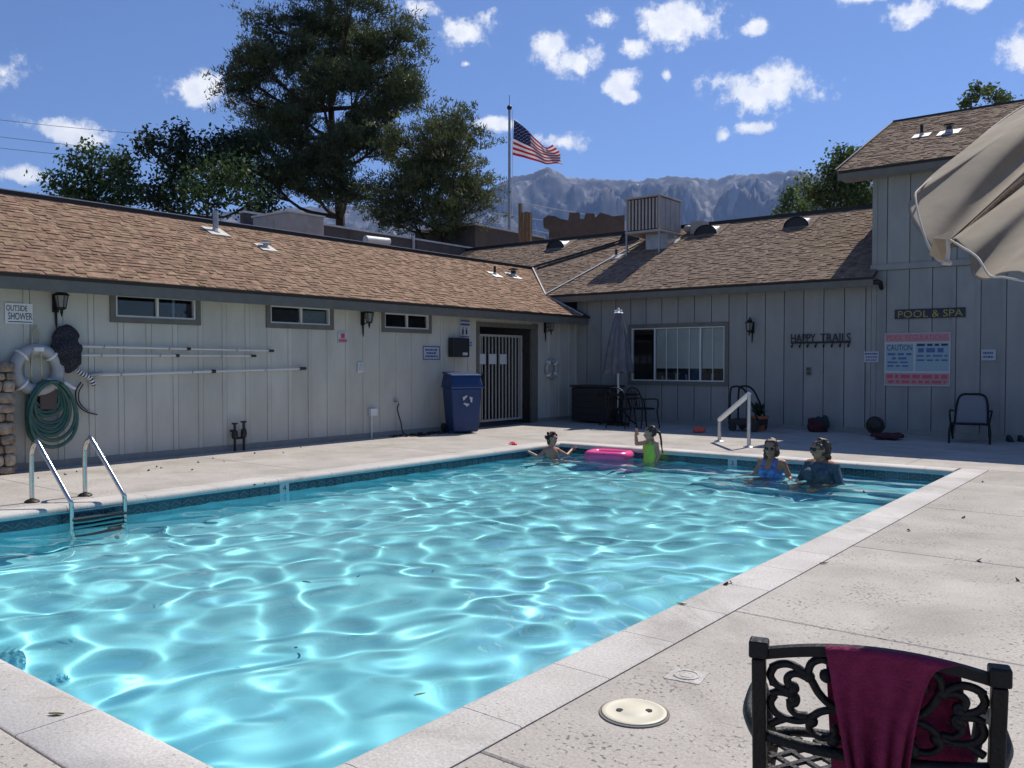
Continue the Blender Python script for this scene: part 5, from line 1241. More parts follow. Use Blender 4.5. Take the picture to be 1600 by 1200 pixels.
mb = MB(); mb.add(V, F); mb.build('canopy', M['umbcloth'], um, smooth='all', fix=False)
mb = MB(); mb.ball((pc.x, pc.y, ztp + .03), (.035, .035, .05)); mb.tube([(pc.x - .1, pc.y, ztp), (pc.x + .1, pc.y, ztp)], .025, 8); mb.lathe((pc.x, pc.y, ztp - .03), [(.12, -.02), (.05, .03)], 12); mb.build('finial', M['white'], um)
tbz = .73
ta = thing('patio_table', 'round dark cast metal patio table around the folded parasol pole', 'table', pc)
mb = MB(); mb.lathe((pc.x, pc.y, tbz), [(.05, -.02), (.50, -.02), (.52, -.005), (.52, .01), (.50, .02), (.05, .02)], 28); mb.build('table_top', M['blackmetal'], ta)
for k in range(4):
    t = pi / 4 + k * pi / 2; dx, dy = cos(t), sin(t); mb = MB(); mb.tube(catmull([(pc.x + .14 * dx, pc.y + .14 * dy, tbz - .03), (pc.x + .10 * dx, pc.y + .10 * dy, .40), (pc.x + .30 * dx, pc.y + .30 * dy, .12), (pc.x + .46 * dx, pc.y + .46 * dy, .015)], 5), .022, 6); mb.build('leg', M['blackmetal'], ta)
def cast_chair(p, rz, label):
    """cast metal armchair; local -Y is the front"""
    t = thing('cast_metal_chair', label, 'chair', p, rz, 'cast metal chairs at the parasol table'); W_ = .27
    mb = MB()
    mb.tube(arc((0, 0, .44), .24, 0, 2 * pi, 22, (1, 0, 0), (0, 1, 0)), .016, 6); mb.build('seat_rim', M['blackmetal'], t, world=False)
    for k in range(7):
        x = -.18 + .06 * k; h = sqrt(max(.24 ** 2 - x * x, 0)); m_ = MB(); m_.box((x - .016, -h, .435), (x + .016, h, .447)); m_.build('seat_slat', M['blackmetal'], t, world=False)
    mb = MB(); mb.tube(catmull([(-.25, .20, .44), (-.27, .26, .66), (-.20, .30, .86), (0, .31, .92), (.20, .30, .86), (.27, .26, .66), (.25, .20, .44)], 5), .018, 6); mb.build('back_frame', M['blackmetal'], t, world=False)
    for k in range(5):
        x = -.15 + .075 * k; m_ = MB(); m_.tube(catmull([(x, .22, .45), (x * 1.35, .27, .62), (x * .6, .29, .75), (x, .305, .89 - abs(x) * .18)], 4), .010, 5); m_.build('back_scroll', M['blackmetal'], t, world=False)
    for s in (-1, 1):
        m_ = MB(); m_.tube(catmull([(s * .26, .24, .66), (s * .29, .02, .67), (s * .28, -.18, .64), (s * .25, -.2, .44)], 4), .016, 6); m_.build('arm', M['blackmetal'], t, world=False)
        for yy in (-.2, .2): m_ = MB(); m_.tube([(s * .22, yy, .43), (s * .24, yy * 1.12, .2), (s * .25, yy * 1.3, .0)], [.02, .017, .014], 6); m_.build('leg', M['blackmetal'], t, world=False)
    return t
p = at(1006, 655, Y=17.3); cast_chair((p.x, 17.3, 0), radians(155), 'dark cast metal chair right of the folded parasol, back towards the pool')
p = at(975, 655, Y=16.9); cast_chair((p.x - .1, 16.95, 0), radians(180), 'dark cast metal chair in front of the folded parasol')
p = at(930, 655, Y=17.4)
cb = thing('storage_chest', 'long low dark brown slatted chest in the shaded corner left of the parasol', 'chest', (p.x, 18.1, 0))
xa = at(893, 640, Y=17.8).x; xb = at(955, 640, Y=17.8).x; zt_ = at(925, 602, Y=17.8).z
for k in range(5): mb = MB(); zk = .06 + (zt_ - .12) * k / 5; mb.box((xa, 17.8, zk), (xb, 18.35, zk + (zt_ - .12) / 5 - .012)); mb.build('slat', M['chest'], cb)
mb = MB(); mb.box((xa + .02, 17.82, .04), (xb - .02, 18.33, zt_ - .06)); mb.build('body', M['black'], cb)
mb = MB(); mb.box((xa - .03, 17.76, zt_ - .05), (xb + .03, 18.4, zt_)); mb.build('lid', M['chest'], cb, bevel=.01)
# handrail
ha = at(1124, 690, Z=0); hb = at(1170, 699, Z=0); za = at(1125, 655, X=ha.x).z; zb = at(1169, 616, X=hb.x).z
rl = thing('handrail', 'sunlit white steel handrail sloping between two posts on the far deck', 'handrail', ha)
mb = MB(); mb.tube([(ha.x, ha.y, 0), (ha.x, ha.y, za)], .034, 10); mb.build('post', M['railsteel'], rl, smooth=True)
mb = MB(); mb.tube([(hb.x, hb.y, 0), (hb.x, hb.y, zb)], .034, 10); mb.build('post', M['railsteel'], rl, smooth=True)
mb = MB(); mb.tube([(ha.x, ha.y, za - .01), (hb.x, hb.y, zb)], .044, 12); mb.build('rail', M['railwhite'], rl, smooth=True)
for q in (ha, hb): mb = MB(); mb.lathe((q.x, q.y, 0), [(.10, .0), (.10, .012), (.055, .03)], 14); mb.build('flange', M['railsteel'], rl)
# cart frame behind it
k0 = at(1146, 652, Y=17.9)
kt = thing('hand_cart', 'black hand cart with a tall hooped handle by the back wall', 'cart', (k0.x + .3, 17.9, 0))
x0 = k0.x; ztp = at(1150, 604, Y=17.9).z; x1 = at(1165, 604, Y=17.9).x; x2 = at(1190, 655, Y=17.9).x
for dy in (0, .45):
    mb = MB(); mb.tube(catmull([(x0, 17.7 + dy, .25), (x0 + .01, 17.7 + dy, ztp - .12), (x0 + .08, 17.7 + dy, ztp), (x1, 17.7 + dy, ztp - .02), (x1 + .15, 17.7 + dy, ztp - .2), (x2, 17.7 + dy, .25)], 5), .022, 7); mb.build('handle', M['blackmetal'], kt, smooth='all')
mb = MB(); mb.box((x0 - .02, 17.66, .14), (x2 + .02, 18.2, .26)); mb.build('platform', M['black'], kt)
for s in (x0 + .08, x2 - .08):
    for dy in (17.66, 18.2): mb = MB(); mb.lathe((s, dy, .09), [(.085, -.025), (.085, .025)], 14, axis='Y'); mb.build('wheel', M['black'], kt)
# clutter by the back wall
def clump(name, label, cat, x, y, w, h, m, Y=None, Z=0, noise_amp=.04, group=None):
    p = at(x, y, Y=Y) if Y else at(x, y, Z=0); p.z = 0; k = (p - EYE).dot(FWD) / FPX; a = w * k / 2; hh = h * k
    t = thing(name, label, cat, p, 0, group)
    r = random.Random(int(x)); pts = []; rad = []
    for i in range(5): pts.append(p + Vector((r.uniform(-.6, .6) * a, r.uniform(-.4, .4) * a, hh * r.uniform(.3, .62)))); rad.append((a * .55, a * .5, hh * .42))
    blob('bundle', pts, rad, M[m], t, max(.012, a / 14), noise_amp, 9); return t
clump('beach_bag', 'dark red and black beach bag slumped against the back wall', 'bag', 1278, 673, 32, 22, 'redcloth', 18.5)
clump('backpack', 'dark backpack on top of the pile behind the woman in dark shirt', 'bag', 1285, 668, 26, 30, 'clothdark', 18.72)
clump('towel_heap', 'rumpled brownish towel lying by the back wall', 'towel', 1390, 692, 52, 11, 'redcloth', 17.6)
clump('float_toy', 'crumpled orange red pool float on the far sunlit deck', 'toy', 1095, 676, 24, 9, 'orange', None)
clump('flip_flops', 'red sandal lying on the coping beside the boy', 'shoe', 803, 695, 16, 5, 'redplastic', None)
pp = at(1187, 672, Y=18.2); pot = thing('plant_pot', 'terracotta pot standing by the cart at the back wall', 'pot', (pp.x, 18.2, 0))
mb = MB(); mb.lathe((pp.x, 18.2, 0), [(.12, 0), (.17, .26), (.19, .26), (.19, .32), (.155, .32), (.15, .28)], 18); mb.build('pot', M['terracotta'], pot)
mb = MB()
rr = random.Random(2)
for i in range(26): t = rr.uniform(0, 6.3); q = Vector((pp.x, 18.2, .3)); e = q + Vector((.22 * cos(t) * rr.uniform(.3, 1), .22 * sin(t) * rr.uniform(.3, 1), rr.uniform(.12, .35))); mb.add([q, q.lerp(e, .6) + Vector((.03, .0, .04)), e, q.lerp(e, .6) + Vector((-.03, .02, 0))], [(0, 1, 2, 3)])
mb.build('foliage', M['leaf2'], pot, fix=False)
wp_ = at(1363, 690, Y=18.3); wt = thing('wheeled_reel', 'round dark hose reel leaning at the foot of the back wall', 'reel', (wp_.x, 18.5, 0))
mb = MB(); mb.tube(arc((wp_.x, 18.5, .20), .15, 0, 2 * pi, 20), .04, 7); mb.build('rim', M['black'], wt)
mb = MB(); mb.lathe((wp_.x, 18.5, .20), [(.05, -.1), (.14, -.08), (.05, -.04), (.05, .04), (.14, .08), (.05, .1)], 18, axis='Y'); mb.build('drum', M['darkmetal'], wt)
for i, x in enumerate((1578, 1596)):
    q = at(x, 690, Z=0); t = thing('shoe', ('left' if i == 0 else 'right') + ' dark shoe of the pair on the shaded deck right of the lounge chair', 'shoe', q, radians(20), 'dark shoes')
    mb = MB(); mb.box((-.05, -.14, 0), (.05, .14, .03)); mb.build('sole', M['black'], t, world=False, bevel=.01)
    mb = MB(); mb.add([(-.045, -.13, .03), (.045, -.13, .03), (.045, .13, .03), (-.045, .13, .03), (-.03, -.12, .06), (.03, -.12, .06), (.04, .12, .12), (-.04, .12, .12)], FQ); mb.build('upper', M['clothdark'], t, world=False, bevel=.015)
# lounge chair
lc = at(1516, 690, Z=0); LY = lc.y
lg = thing('lounge_chair', 'low lounge chair with white sling seat and dark tubular frame by the tall house', 'chair', (lc.x, LY, 0), radians(8))
mb = MB(); mb.tube(catmull([(-.28, .26, .34), (-.25, .42, .70), (-.18, .50, .86), (0, .52, .88), (.20, .50, .86), (.27, .42, .70), (.28, .26, .34)], 6), .022, 8); mb.build('back_frame', M['blackmetal'], lg, world=False, smooth='all')
mb = MB(); mb.add([(-.25, .27, .36), (.25, .27, .36), (.23, .43, .72), (.17, .505, .85), (-.16, .505, .85), (-.23, .43, .72)], [(0, 1, 2, 5), (5, 2, 3, 4)]); o = mb.build('back_sling', M['sling'], lg, world=False, fix=False)
mb = MB(); mb.tube([(-.30, -.42, .36), (-.29, .28, .33)], .022, 8); mb.tube([(.30, -.42, .36), (.29, .28, .33)], .022, 8); mb.tube([(-.30, -.42, .36), (.30, -.42, .36)], .022, 8); mb.build('seat_frame', M['blackmetal'], lg, world=False)
mb = MB(); mb.add([(-.28, -.42, .372), (.28, -.42, .372), (.27, -.1, .335), (.27, .27, .35), (-.27, .27, .35), (-.27, -.1, .335)], [(0, 1, 2, 5), (5, 2, 3, 4)]); mb.build('seat_sling', M['sling'], lg, world=False, fix=False)
for s in (-1, 1):
    mb = MB(); mb.tube(catmull([(s * .31, -.40, .34), (s * .33, -.50, .22), (s * .33, -.52, .0)], 4), .02, 7); mb.build('leg', M['blackmetal'], lg, world=False)
    mb = MB(); mb.tube(catmull([(s * .30, .20, .33), (s * .32, .40, .18), (s * .32, .48, .0)], 4), .02, 7); mb.build('leg', M['blackmetal'], lg, world=False)
    mb = MB(); mb.tube(catmull([(s * .31, -.30, .33), (s * .31, -.05, .10), (s * .31, .15, .32)], 5), .014, 6); mb.build('brace', M['blackmetal'], lg, world=False)
    mb = MB(); mb.tube(catmull([(s * .31, .36, .56), (s * .35, .10, .58), (s * .34, -.22, .52), (s * .31, -.34, .34)], 5), .018, 7); mb.build('arm', M['blackmetal'], lg, world=False)
# ------------------------------------------------------------------ pool ladder
lad = thing('pool_ladder', 'polished steel pool ladder with two hooped rails and dark treads at the near left edge', 'ladder', (-9.45, 4.35, 0))
ly = [at(50, 784, X=-9.69).y, at(133, 772, X=-9.69).y]; lxr = -9.69; lxf = XL + .14
for y in ly:
    r_ = .17
    pts = [(lxr, y, 0), (lxr, y, .46)] + [(lxr + r_ * .8 - r_ * .8 * cos(t), y, .48 + r_ * .95 * sin(t)) for t in (.35, .8, 1.2, 1.6, 2.0)]
    pts += [(lxf - .04, y + .08, .12), (lxf, y + .10, .02), (lxf, y + .10, -.2), (lxf, y + .10, -1.2)]
    pts = catmull(pts, 5)
    mb = MB(); mb.tube(pts, .024, 10); o = mb.build('rail', M['steel'], lad, smooth='all'); o.cycles.is_caustics_receiver = True
    mb = MB(); mb.lathe((lxr, y, 0), [(.075, .0), (.075, .012), (.06, .025), (.035, .035)], 16); mb.build('escutcheon', M['darkmetal'], lad, smooth=True)
for zz in (-.12, -.21, -.46, -.72):
    mb = MB(); mb.box((lxf - .06, ly[0] + .10, zz - .02), (lxf + .05, ly[1] + .10, zz)); o = mb.build('tread', M['clothdark'], lad); o.cycles.is_caustics_receiver = True

# ------------------------------------------------------------------ people
M['skin'] = mat('sunlit_skin', (.52, .26, .17), (.46, .22, .14), rough=.5, scale=14)  # lighter skin tone of the girl and the boy
M['skin2'] = mat('tanned_skin', (.43, .20, .125), (.37, .165, .10), rough=.5, scale=14)
M['hairbrown'] = mat('brown_hair', (.028, .016, .010), (.075, .042, .024), rough=.5, scale=18, stretch=(1, 1, .25), bump=.5, bscale=60)
M['hairdark'] = mat('dark_brown_hair', (.022, .014, .010), (.055, .03, .02), rough=.45, scale=18, stretch=(1, 1, .25), bump=.5, bscale=60)
M['hairblond'] = mat('light_brown_hair', (.055, .032, .017), (.13, .075, .038), rough=.5, scale=18, stretch=(1, 1, .25), bump=.5, bscale=60)
M['swimblue'] = mat('blue_swimsuit', (.03, .10, .42), (.16, .32, .62), rough=.6, scale=26)
M['swimdark'] = mat('dark_teal_swim_shirt', (.035, .06, .085), (.07, .10, .13), rough=.7, scale=22)
M['swimgreen'] = mat('lime_swimsuit', (.40, .54, .05), (.47, .62, .08), rough=.5, scale=9)
M['lens'] = mat('dark_lens', (.008, .008, .009), rough=.12)
M['lips'] = mat('lips', (.34, .10, .08), rough=.5)
def limb(mb, a, b, ra, rb, n=10):
    a = Vector(a); b = Vector(b); L = (b - a).length; k = max(2, int(L / (min(ra, rb) * .8)))
    mb.tube([a.lerp(b, i / k) for i in range(k + 1)], [ra + (rb - ra) * i / k for i in range(k + 1)], n); mb.ball(a, ra, n, 6); mb.ball(b, rb, n, 6)
def hand(mb, w, d, side, s):
    """w wrist, d pointing direction, side = thumb direction; palm, four unequal bent fingers, thumb"""
    d = Vector(d).normalized(); side = (Vector(side) - d * Vector(side).dot(d)).normalized(); nrm = d.cross(side); w = Vector(w)
    for t in (.02, .045, .07):
        for q in (-.026, -.009, .009, .026): mb.ball(w + d * t * s + side * q * s, .014 * s, 8, 5)
    for q, L in ((.030, .066), (.010, .078), (-.010, .073), (-.029, .056)):
        a = w + d * .078 * s + side * q * s; b = a + (d * .96 - nrm * .25) * L * .5 * s; c = b + (d * .8 - nrm * .6) * L * .5 * s
        limb(mb, a, b, .0095 * s, .0085 * s, 7); limb(mb, b, c, .0085 * s, .007 * s, 7)
    a = w + d * .028 * s + side * .028 * s; b = a + (side * .75 + d * .6) * .034 * s; c = b + (side * .25 + d * .95 - nrm * .2) * .028 * s
    limb(mb, a, b, .0115 * s, .010 * s, 7); limb(mb, b, c, .010 * s, .008 * s, 7)
def person(label, loc, rz, J, s, skin, build):
    """J: joints in local metres, the person faces local -Y; one continuous remeshed body"""
    t = thing('person', label, 'person', loc, rz); mb = MB(); V_ = Vector
    hc = V_(J['head']); f = V_(J.get('face', (0, -1, 0))).normalized(); up = V_(J.get('hup', (0, 0, 1))).normalized(); rt = f.cross(up).normalized()
    hr = .098 * s * J.get('hk', 1)
    rotm = Matrix((rt, -f, up)).transposed()
    def H(x, y, z): return hc + rt * x * hr + f * y * hr + up * z * hr
    mb.ball(H(0, -.05, .22), (hr * .80, hr * .98, hr * .98), 16, 10, rot=rotm)
    mb.ball(H(0, .22, -.38), (hr * .62, hr * .68, hr * .82), 14, 9, rot=rotm)
    mb.ball(H(0, .55, -.98), hr * .24, 10, 6)
    limb(mb, H(0, .82, .12), H(0, 1.06, -.28), hr * .10, hr * .16, 8); mb.ball(H(.12, .92, -.32), hr * .11, 8, 5); mb.ball(H(-.12, .92, -.32), hr * .11, 8, 5)
    for q in (-1, 1):
        mb.ball(H(q * .84, -.05, -.08), (hr * .10, hr * .20, hr * .32), 8, 6, rot=rotm); mb.ball(H(q * .42, .72, -.28), hr * .2, 8, 5)
        limb(mb, H(q * .12, .80, .26), H(q * .52, .70, .28), hr * .12, hr * .10, 8)
    limb(mb, H(-.18, .86, -.60), H(.18, .86, -.60), hr * .10, hr * .10, 8)
    nk = V_(J['neck']); limb(mb, nk, H(0, -.12, -.55), .056 * s, .052 * s)
    ch, wa, pe = V_(J['chest']), V_(J['waist']), V_(J['pelvis']); w = build
    sl, sr = V_(J['sl']), V_(J['sr'])
    sx = (sr - sl).normalized(); rm2 = None
    def ell(c, rx, ry, rz_):
        fx = sx; fz = V_((0, 0, 1)); fy = fz.cross(fx).normalized(); fz = fx.cross(fy)
        mb.ball(c, (rx, ry, rz_), 18, 10, rot=Matrix((fx, fy, fz)).transposed())
    ell(ch, .165 * s * w, .11 * s * w, .17 * s); ell(ch.lerp(wa, .5), .150 * s * w, .105 * s * w, .14 * s); ell(wa, .140 * s * w, .105 * s * w, .15 * s); ell(wa.lerp(pe, .6), .158 * s * w, .115 * s * w, .14 * s); ell(pe, .172 * s * w, .125 * s * w, .13 * s)
    if J.get('bust'):
        fy = sx.cross(V_((0, 0, 1))).normalized()
        for q in (-1, 1): mb.ball(ch + sx * q * .075 * s * w - fy * (-.085) * s * w * (1 if fy.y < 0 else -1) + V_((0, 0, -.03 * s)), .072 * s * w, 10, 7)
    for a, e, h_, hd, sd in (('sl', 'el', 'hl', 'dl', 'tl'), ('sr', 'er', 'hr', 'dr', 'tr')):
        A, E_, Hh = V_(J[a]), V_(J[e]), V_(J[h_]); limb(mb, ch.lerp(A, .55) + V_((0, 0, .05 * s)), A, .062 * s * w, .056 * s * w); limb(mb, nk - V_((0, 0, .03 * s)), A, .05 * s, .046 * s)
        limb(mb, A, E_, .048 * s * w, .038 * s * w); limb(mb, E_, Hh, .038 * s * w, .026 * s)
        hand(mb, Hh, V_(J[hd]) if hd in J else (Hh - E_), V_(J[sd]) if sd in J else V_((0, 0, 1)), s)
    for q, k, a in (('pl', 'kl', 'al'), ('pr', 'kr', 'ar')):
        P_, K_, A_ = V_(J[q]), V_(J[k]), V_(J[a]); limb(mb, P_, K_, .085 * s * w, .055 * s * w); limb(mb, K_, K_.lerp(A_, .35), .053 * s * w, .058 * s * w); limb(mb, K_.lerp(A_, .35), A_, .058 * s * w, .036 * s)
        limb(mb, A_ + V_((0, .03 * s, -.03 * s)), A_ + V_((0, -.15 * s, -.05 * s)), .035 * s, .026 * s)
    body = remesh('body', mb, skin, t, .0095 * max(s, .8), 0, 6, 3, world=False); body.cycles.is_caustics_receiver = True
    return t, body, H, hr, (rt, f, up)
def cloth(name, body, pred, m, parent, off=.006, th=.004):
    me = body.data; b = bmesh.new(); b.from_mesh(me); b.normal_update()
    dead = [fc for fc in b.faces if not pred(fc.calc_center_median())]
    bmesh.ops.delete(b, geom=dead, context='FACES')
    for v in b.verts: v.co += v.normal * off
    nm = bpy.data.meshes.new(name); b.to_mesh(nm); b.free(); nm.materials.clear(); nm.materials.append(m)
    o = bpy.data.objects.new(name, nm); COL.objects.link(o); o.parent = parent
    sd = o.modifiers.new('th', 'SOLIDIFY'); sd.thickness = th; sd.offset = -1; o.cycles.is_caustics_receiver = True; return o
def eyes(t, H, hr, fr):
    rt, f, up = fr; mb = MB(); m2 = MB()
    for q in (-1, 1): mb.ball(H(q * .34, .74, .04), (hr * .17, hr * .1, hr * .09), 8, 6, rot=Matrix((rt, -f, up)).transposed()); m2.ball(H(q * .34, .835, .04), hr * .06, 6, 4)
    o = mb.build('eyes', M['white'], t, world=False); m2.build('irises', M['black'], o, world=False)
    mb = MB(); mb.tube([H(-.22, .86, -.60), H(-.1, .94, -.585), H(.1, .94, -.585), H(.22, .86, -.60)], hr * .05, 6); mb.build('mouth', M['lips'], t, world=False)
def hairdo(t, H, hr, fr, m, extra, vox=.012, amp=.03):
    rt, f, up = fr; rotm = Matrix((rt, -f, up)).transposed(); mb = MB()
    mb.ball(H(0, -.20, .40), (hr * .92, hr * 1.0, hr * .92), 14, 9, rot=rotm)
    mb.ball(H(0, -.38, .02), (hr * .90, hr * .80, hr * .80), 12, 8, rot=rotm)
    for (c, r) in extra: mb.ball(H(*c), hr * r, 10, 7)
    return remesh('hair', mb, m, t, vox, amp, 22, 1, world=False)
def shades(t, H, hr):
    mb = MB()
    for q in (-1, 1): mb.ball(H(q * .36, .88, .06), (hr * .27, hr * .10, hr * .21), 10, 6)
    mb.tube([H(-.9, -.05, .10), H(-.62, .80, .12), H(.62, .80, .12), H(.9, -.05, .10)], hr * .045, 5); mb.build('sunglasses', M['lens'], t, world=False)
def sit(s, lean=0, tw=0, arms=None):
    """seated joints; seat plane at local z = 0"""
    k = s; L = lean
    J = dict(pelvis=(0, .0, .11 * k), waist=(0, -.02 * k + L * .3, .30 * k), chest=(0, -.03 * k + L * .6, .46 * k), neck=(0, -.02 * k + L, .61 * k), head=(0, -.05 * k + L * 1.1, .765 * k),
             sl=(-.175 * k, -.01 * k + L * .9, .555 * k), sr=(.175 * k, -.01 * k + L * .9, .555 * k), el=(-.25 * k, -.03 * k + L, .30 * k), er=(.25 * k, -.03 * k + L, .30 * k), hl=(-.20 * k, -.22 * k, .16 * k), hr=(.20 * k, -.22 * k, .16 * k),
             pl=(-.09 * k, -.03 * k, .09 * k), pr=(.09 * k, -.03 * k, .09 * k), kl=(-.12 * k, -.43 * k, .09 * k), kr=(.12 * k, -.43 * k, .09 * k), al=(-.12 * k, -.44 * k, -.34 * k), ar=(.12 * k, -.44 * k, -.34 * k), tl=(1, 0, .3), tr=(-1, 0, .3))
    if arms: J.update(arms)
    return J
S2 = -.56
# woman in blue
p = at(1207, 742, Z=ZW)
J = sit(1.02, 0, 0, dict(hk=1.12, face=(.25, -1, -.05), bust=True, el=(-.27, -.04, .36), hl=(-.36, -.22, .27), er=(.29, -.02, .36), hr=(.40, -.20, .30), dl=(-.4, -1, 0), dr=(.5, -1, 0)))
t, body, H, hr, fr = person('woman in a blue swimsuit sitting chest deep at the pool steps, sunglasses on', (at(1207, 735, Y=12.42).x, 12.42, S2), radians(-8), J, 1.02, M['skin2'], 1.05)
def blue(c): return (c.z < .47 and abs(c.x) < .20 and c.z > -.02 and c.y > (-.30 if c.z > .30 else -.16)) or (.47 <= c.z < .62 and .06 < abs(c.x) < .115)
cloth('swimsuit', body, blue, M['swimblue'], t); shades(t, H, hr); eyes(t, H, hr, fr)
hairdo(t, H, hr, fr, M['hairblond'], [((-.72, -.25, -.3), .42), ((.72, -.25, -.3), .42), ((-.70, -.2, -.8), .36), ((.72, -.2, -.8), .36), ((.66, -.1, -1.25), .28), ((0, -.75, -.4), .6)])
# woman in the dark shirt
p = at(1282, 752, Z=ZW)
J = sit(1.08, 0, 0, dict(hk=1.18, face=(-.75, -1, -.05), bust=True, el=(-.30, -.10, .34), hl=(-.20, -.34, .31), er=(.33, -.08, .34), hr=(.22, -.36, .30), dl=(.8, -.6, 0), dr=(-.8, -.6, 0)))
t, body, H, hr, fr = person('woman in a dark shirt sitting chest deep at the pool steps, head turned left', (at(1285, 735, Y=12.28).x, 12.28, S2), radians(-14), J, 1.06, M['skin2'], 1.28)
def dark(c): return (c.z < .625 and abs(c.x) < .26 and c.z > -.02 and c.y > (-.34 if c.z > .34 else -.18)) or (.33 < c.z < .64 and abs(c.x) < .42 and c.y > -.20)
cloth('swim_shirt', body, dark, M['swimdark'], t, .010); eyes(t, H, hr, fr); shades(t, H, hr)
hairdo(t, H, hr, fr, M['hairbrown'], [((-.6, -.5, -.35), .5), ((.6, -.55, -.35), .5), ((.2, -.85, -.7), .55), ((.35, -.85, -1.2), .42), ((.55, -.7, -1.5), .3)])
# girl in lime
p = at(1016, 712, Z=ZW); g_ = .86
J = dict(pelvis=(0, 0, .52), waist=(0, -.01, .66), chest=(0, -.01, .80), neck=(0, 0, .93), head=(0, -.02, 1.06), sl=(-.125, 0, .885), sr=(.125, 0, .885), face=(-.55, -.8, -.12),
         el=(-.27, -.08, .86), hl=(-.20, -.16, 1.02), er=(.17, .02, .68), hr=(.15, -.06, .52), dl=(.5, -.15, .8), dr=(0, -.3, -1), tl=(1, 0, 0), tr=(0, -1, 0), pl=(-.07, 0, .48), pr=(.07, 0, .48), kl=(-.08, -.03, .27), kr=(.08, -.03, .27), al=(-.08, 0, .06), ar=(.08, 0, .06))
t, body, H, hr, fr = person('girl in a lime green swimsuit with dark braids standing on the pool steps, hand raised', (at(1017, 700, Y=12.90).x, 12.90, -.36 - .40), radians(-18), J, 1.0, M['skin'], .92)
cloth('swimsuit', body, lambda c: (.42 < c.z < .87 and abs(c.x) < .135 and c.y > -.2) or (.87 <= c.z < .93 and .05 < abs(c.x) < .085), M['swimgreen'], t); eyes(t, H, hr, fr)
hairdo(t, H, hr, fr, M['hairdark'], [((.5, -.7, -.2), .4), ((.3, -.9, .2), .45), ((.0, .35, .95), .3)], .010, .02)
mb = MB(); bp0 = H(.7, -.75, -.1)
mb.tube(catmull([bp0, bp0 + Vector((.07, .05, .01)), bp0 + Vector((.12, .05, -.09)), bp0 + Vector((.15, .04, -.22)), bp0 + Vector((.19, .03, -.34))], 5), [.024] * 8 + [.018] * 7 + [.012] * 6, 7); mb.build('braid', M['hairdark'], t, world=False, smooth='all')
# boy in the corner
J = dict(pelvis=(0, 0, .10), waist=(0, -.01, .23), chest=(0, -.01, .36), neck=(0, .0, .49), head=(0, -.03, .63), sl=(-.13, 0, .43), sr=(.13, 0, .43), face=(.35, -1, .0), el=(-.28, -.05, .33), hl=(-.47, .06, .44), er=(.29, -.05, .34), hr=(.46, .08, .42), dl=(-.9, -.1, .15), dr=(.9, .2, .05), tl=(0, -.5, 1), tr=(0, -.5, 1),
         pl=(-.06, -.02, .09), pr=(.06, -.02, .09), kl=(-.09, -.30, .07), kr=(.09, -.30, .07), al=(-.09, -.30, -.22), ar=(.09, -.30, -.22))
t, body, H, hr, fr = person('boy with wild dark hair in the pool corner, arms spread along the edges', (-8.90, 12.50, -.51), radians(62), J, .98, M['skin'], .78)
eyes(t, H, hr, fr); hh_ = hairdo(t, H, hr, fr, M['hairdark'], [((-.6, .1, .9), .35), ((.6, .0, .95), .36), ((0, .3, 1.15), .38), ((-.8, -.3, .2), .36), ((.8, -.3, .3), .38), ((.4, -.5, 1.15), .34), ((-.7, .25, -.1), .22)], .010, .05)
mb = MB()
rr = random.Random(3)
for i in range(26):
    d = Vector((rr.uniform(-1, 1), rr.uniform(-.6, .8), rr.uniform(.1, 1))).normalized(); a = H(d.x * .85, d.y * .85 - .2, d.z * .85 + .4); b = H(d.x * 1.35, d.y * 1.3 - .2, d.z * 1.35 + .4 - rr.uniform(0, .4)); mb.tube([a, a.lerp(b, .6) + Vector((0, 0, .01)), b], [.012, .009, .002], 5)
mb.build('locks', M['hairdark'], hh_, world=False)
cloth('swim_shorts', body, lambda c: c.z < .18 and c.y > -.24 and c.z > -.02, M['swimdark'], t)

# pink float
p = at(952, 716, Z=ZW); fl = thing('inflatable_float', 'bright pink inflatable raft floating near the far pool edge', 'float', (p.x, p.y, ZW), radians(12))
mb = MB(); rx, ry = .33, .24; rw = .085
outl = [(rx * math.copysign(abs(cos(t)) ** .45, cos(t)), ry * math.copysign(abs(sin(t)) ** .45, sin(t))) for t in [2 * pi * i / 36 for i in range(36)]]
mb.tube([(x, y, .055) for x, y in outl], rw, 10, closed=True); o = mb.build('tube_ring', M['pink'], fl, world=False, smooth='all'); o.cycles.is_caustics_receiver = True
for k in range(4):
    mb = MB(); mb.tube([(-rx * .82, -ry * .6 + ry * .4 * k, .03), (0, -ry * .6 + ry * .4 * k, .035), (rx * .82, -ry * .6 + ry * .4 * k, .03)], .055, 9); mb.build('air_tube', M['pink'], fl, world=False, smooth='all')
mb = MB(); mb.lathe((.02, -ry - .06, .085), [(.016, 0), (.016, .02), (.010, .028)], 8); mb.build('valve', M['redplastic'], fl, world=False)

# ------------------------------------------------------------------ fittings in the near deck
p = at(991, 1115, Z=0); r = .138
sl_ = thing('skimmer_lid', 'round cream plastic skimmer lid with two dark finger holes set in the deck', 'lid', p, radians(35))
mb = MB(); mb.lathe((0, 0, 0), [(r + .012, .001), (r + .012, .006), (r + .003, .007), (r + .002, .002)], 40); mb.build('collar', M['deckbase'], sl_, world=False)
mb = MB(); mb.lathe((0, 0, 0), [(r, .001), (r, .011), (r - .006, .014), (r - .02, .014), (r - .024, .012), (.06, .013), (.055, .0155), (.002, .0155)], 40); mb.build('cover', M['cream'], sl_, world=False, smooth=True)
for s in (-1, 1):
    mb = MB(); mb.lathe((s * .062, .0, 0), [(.015, .0135), (.015, .0165), (.004, .0165)], 12); mb.v = [(x * (1.25 if False else 1), y, z) for x, y, z in mb.v]; mb.build('finger_hole', M['black'], sl_, world=False)
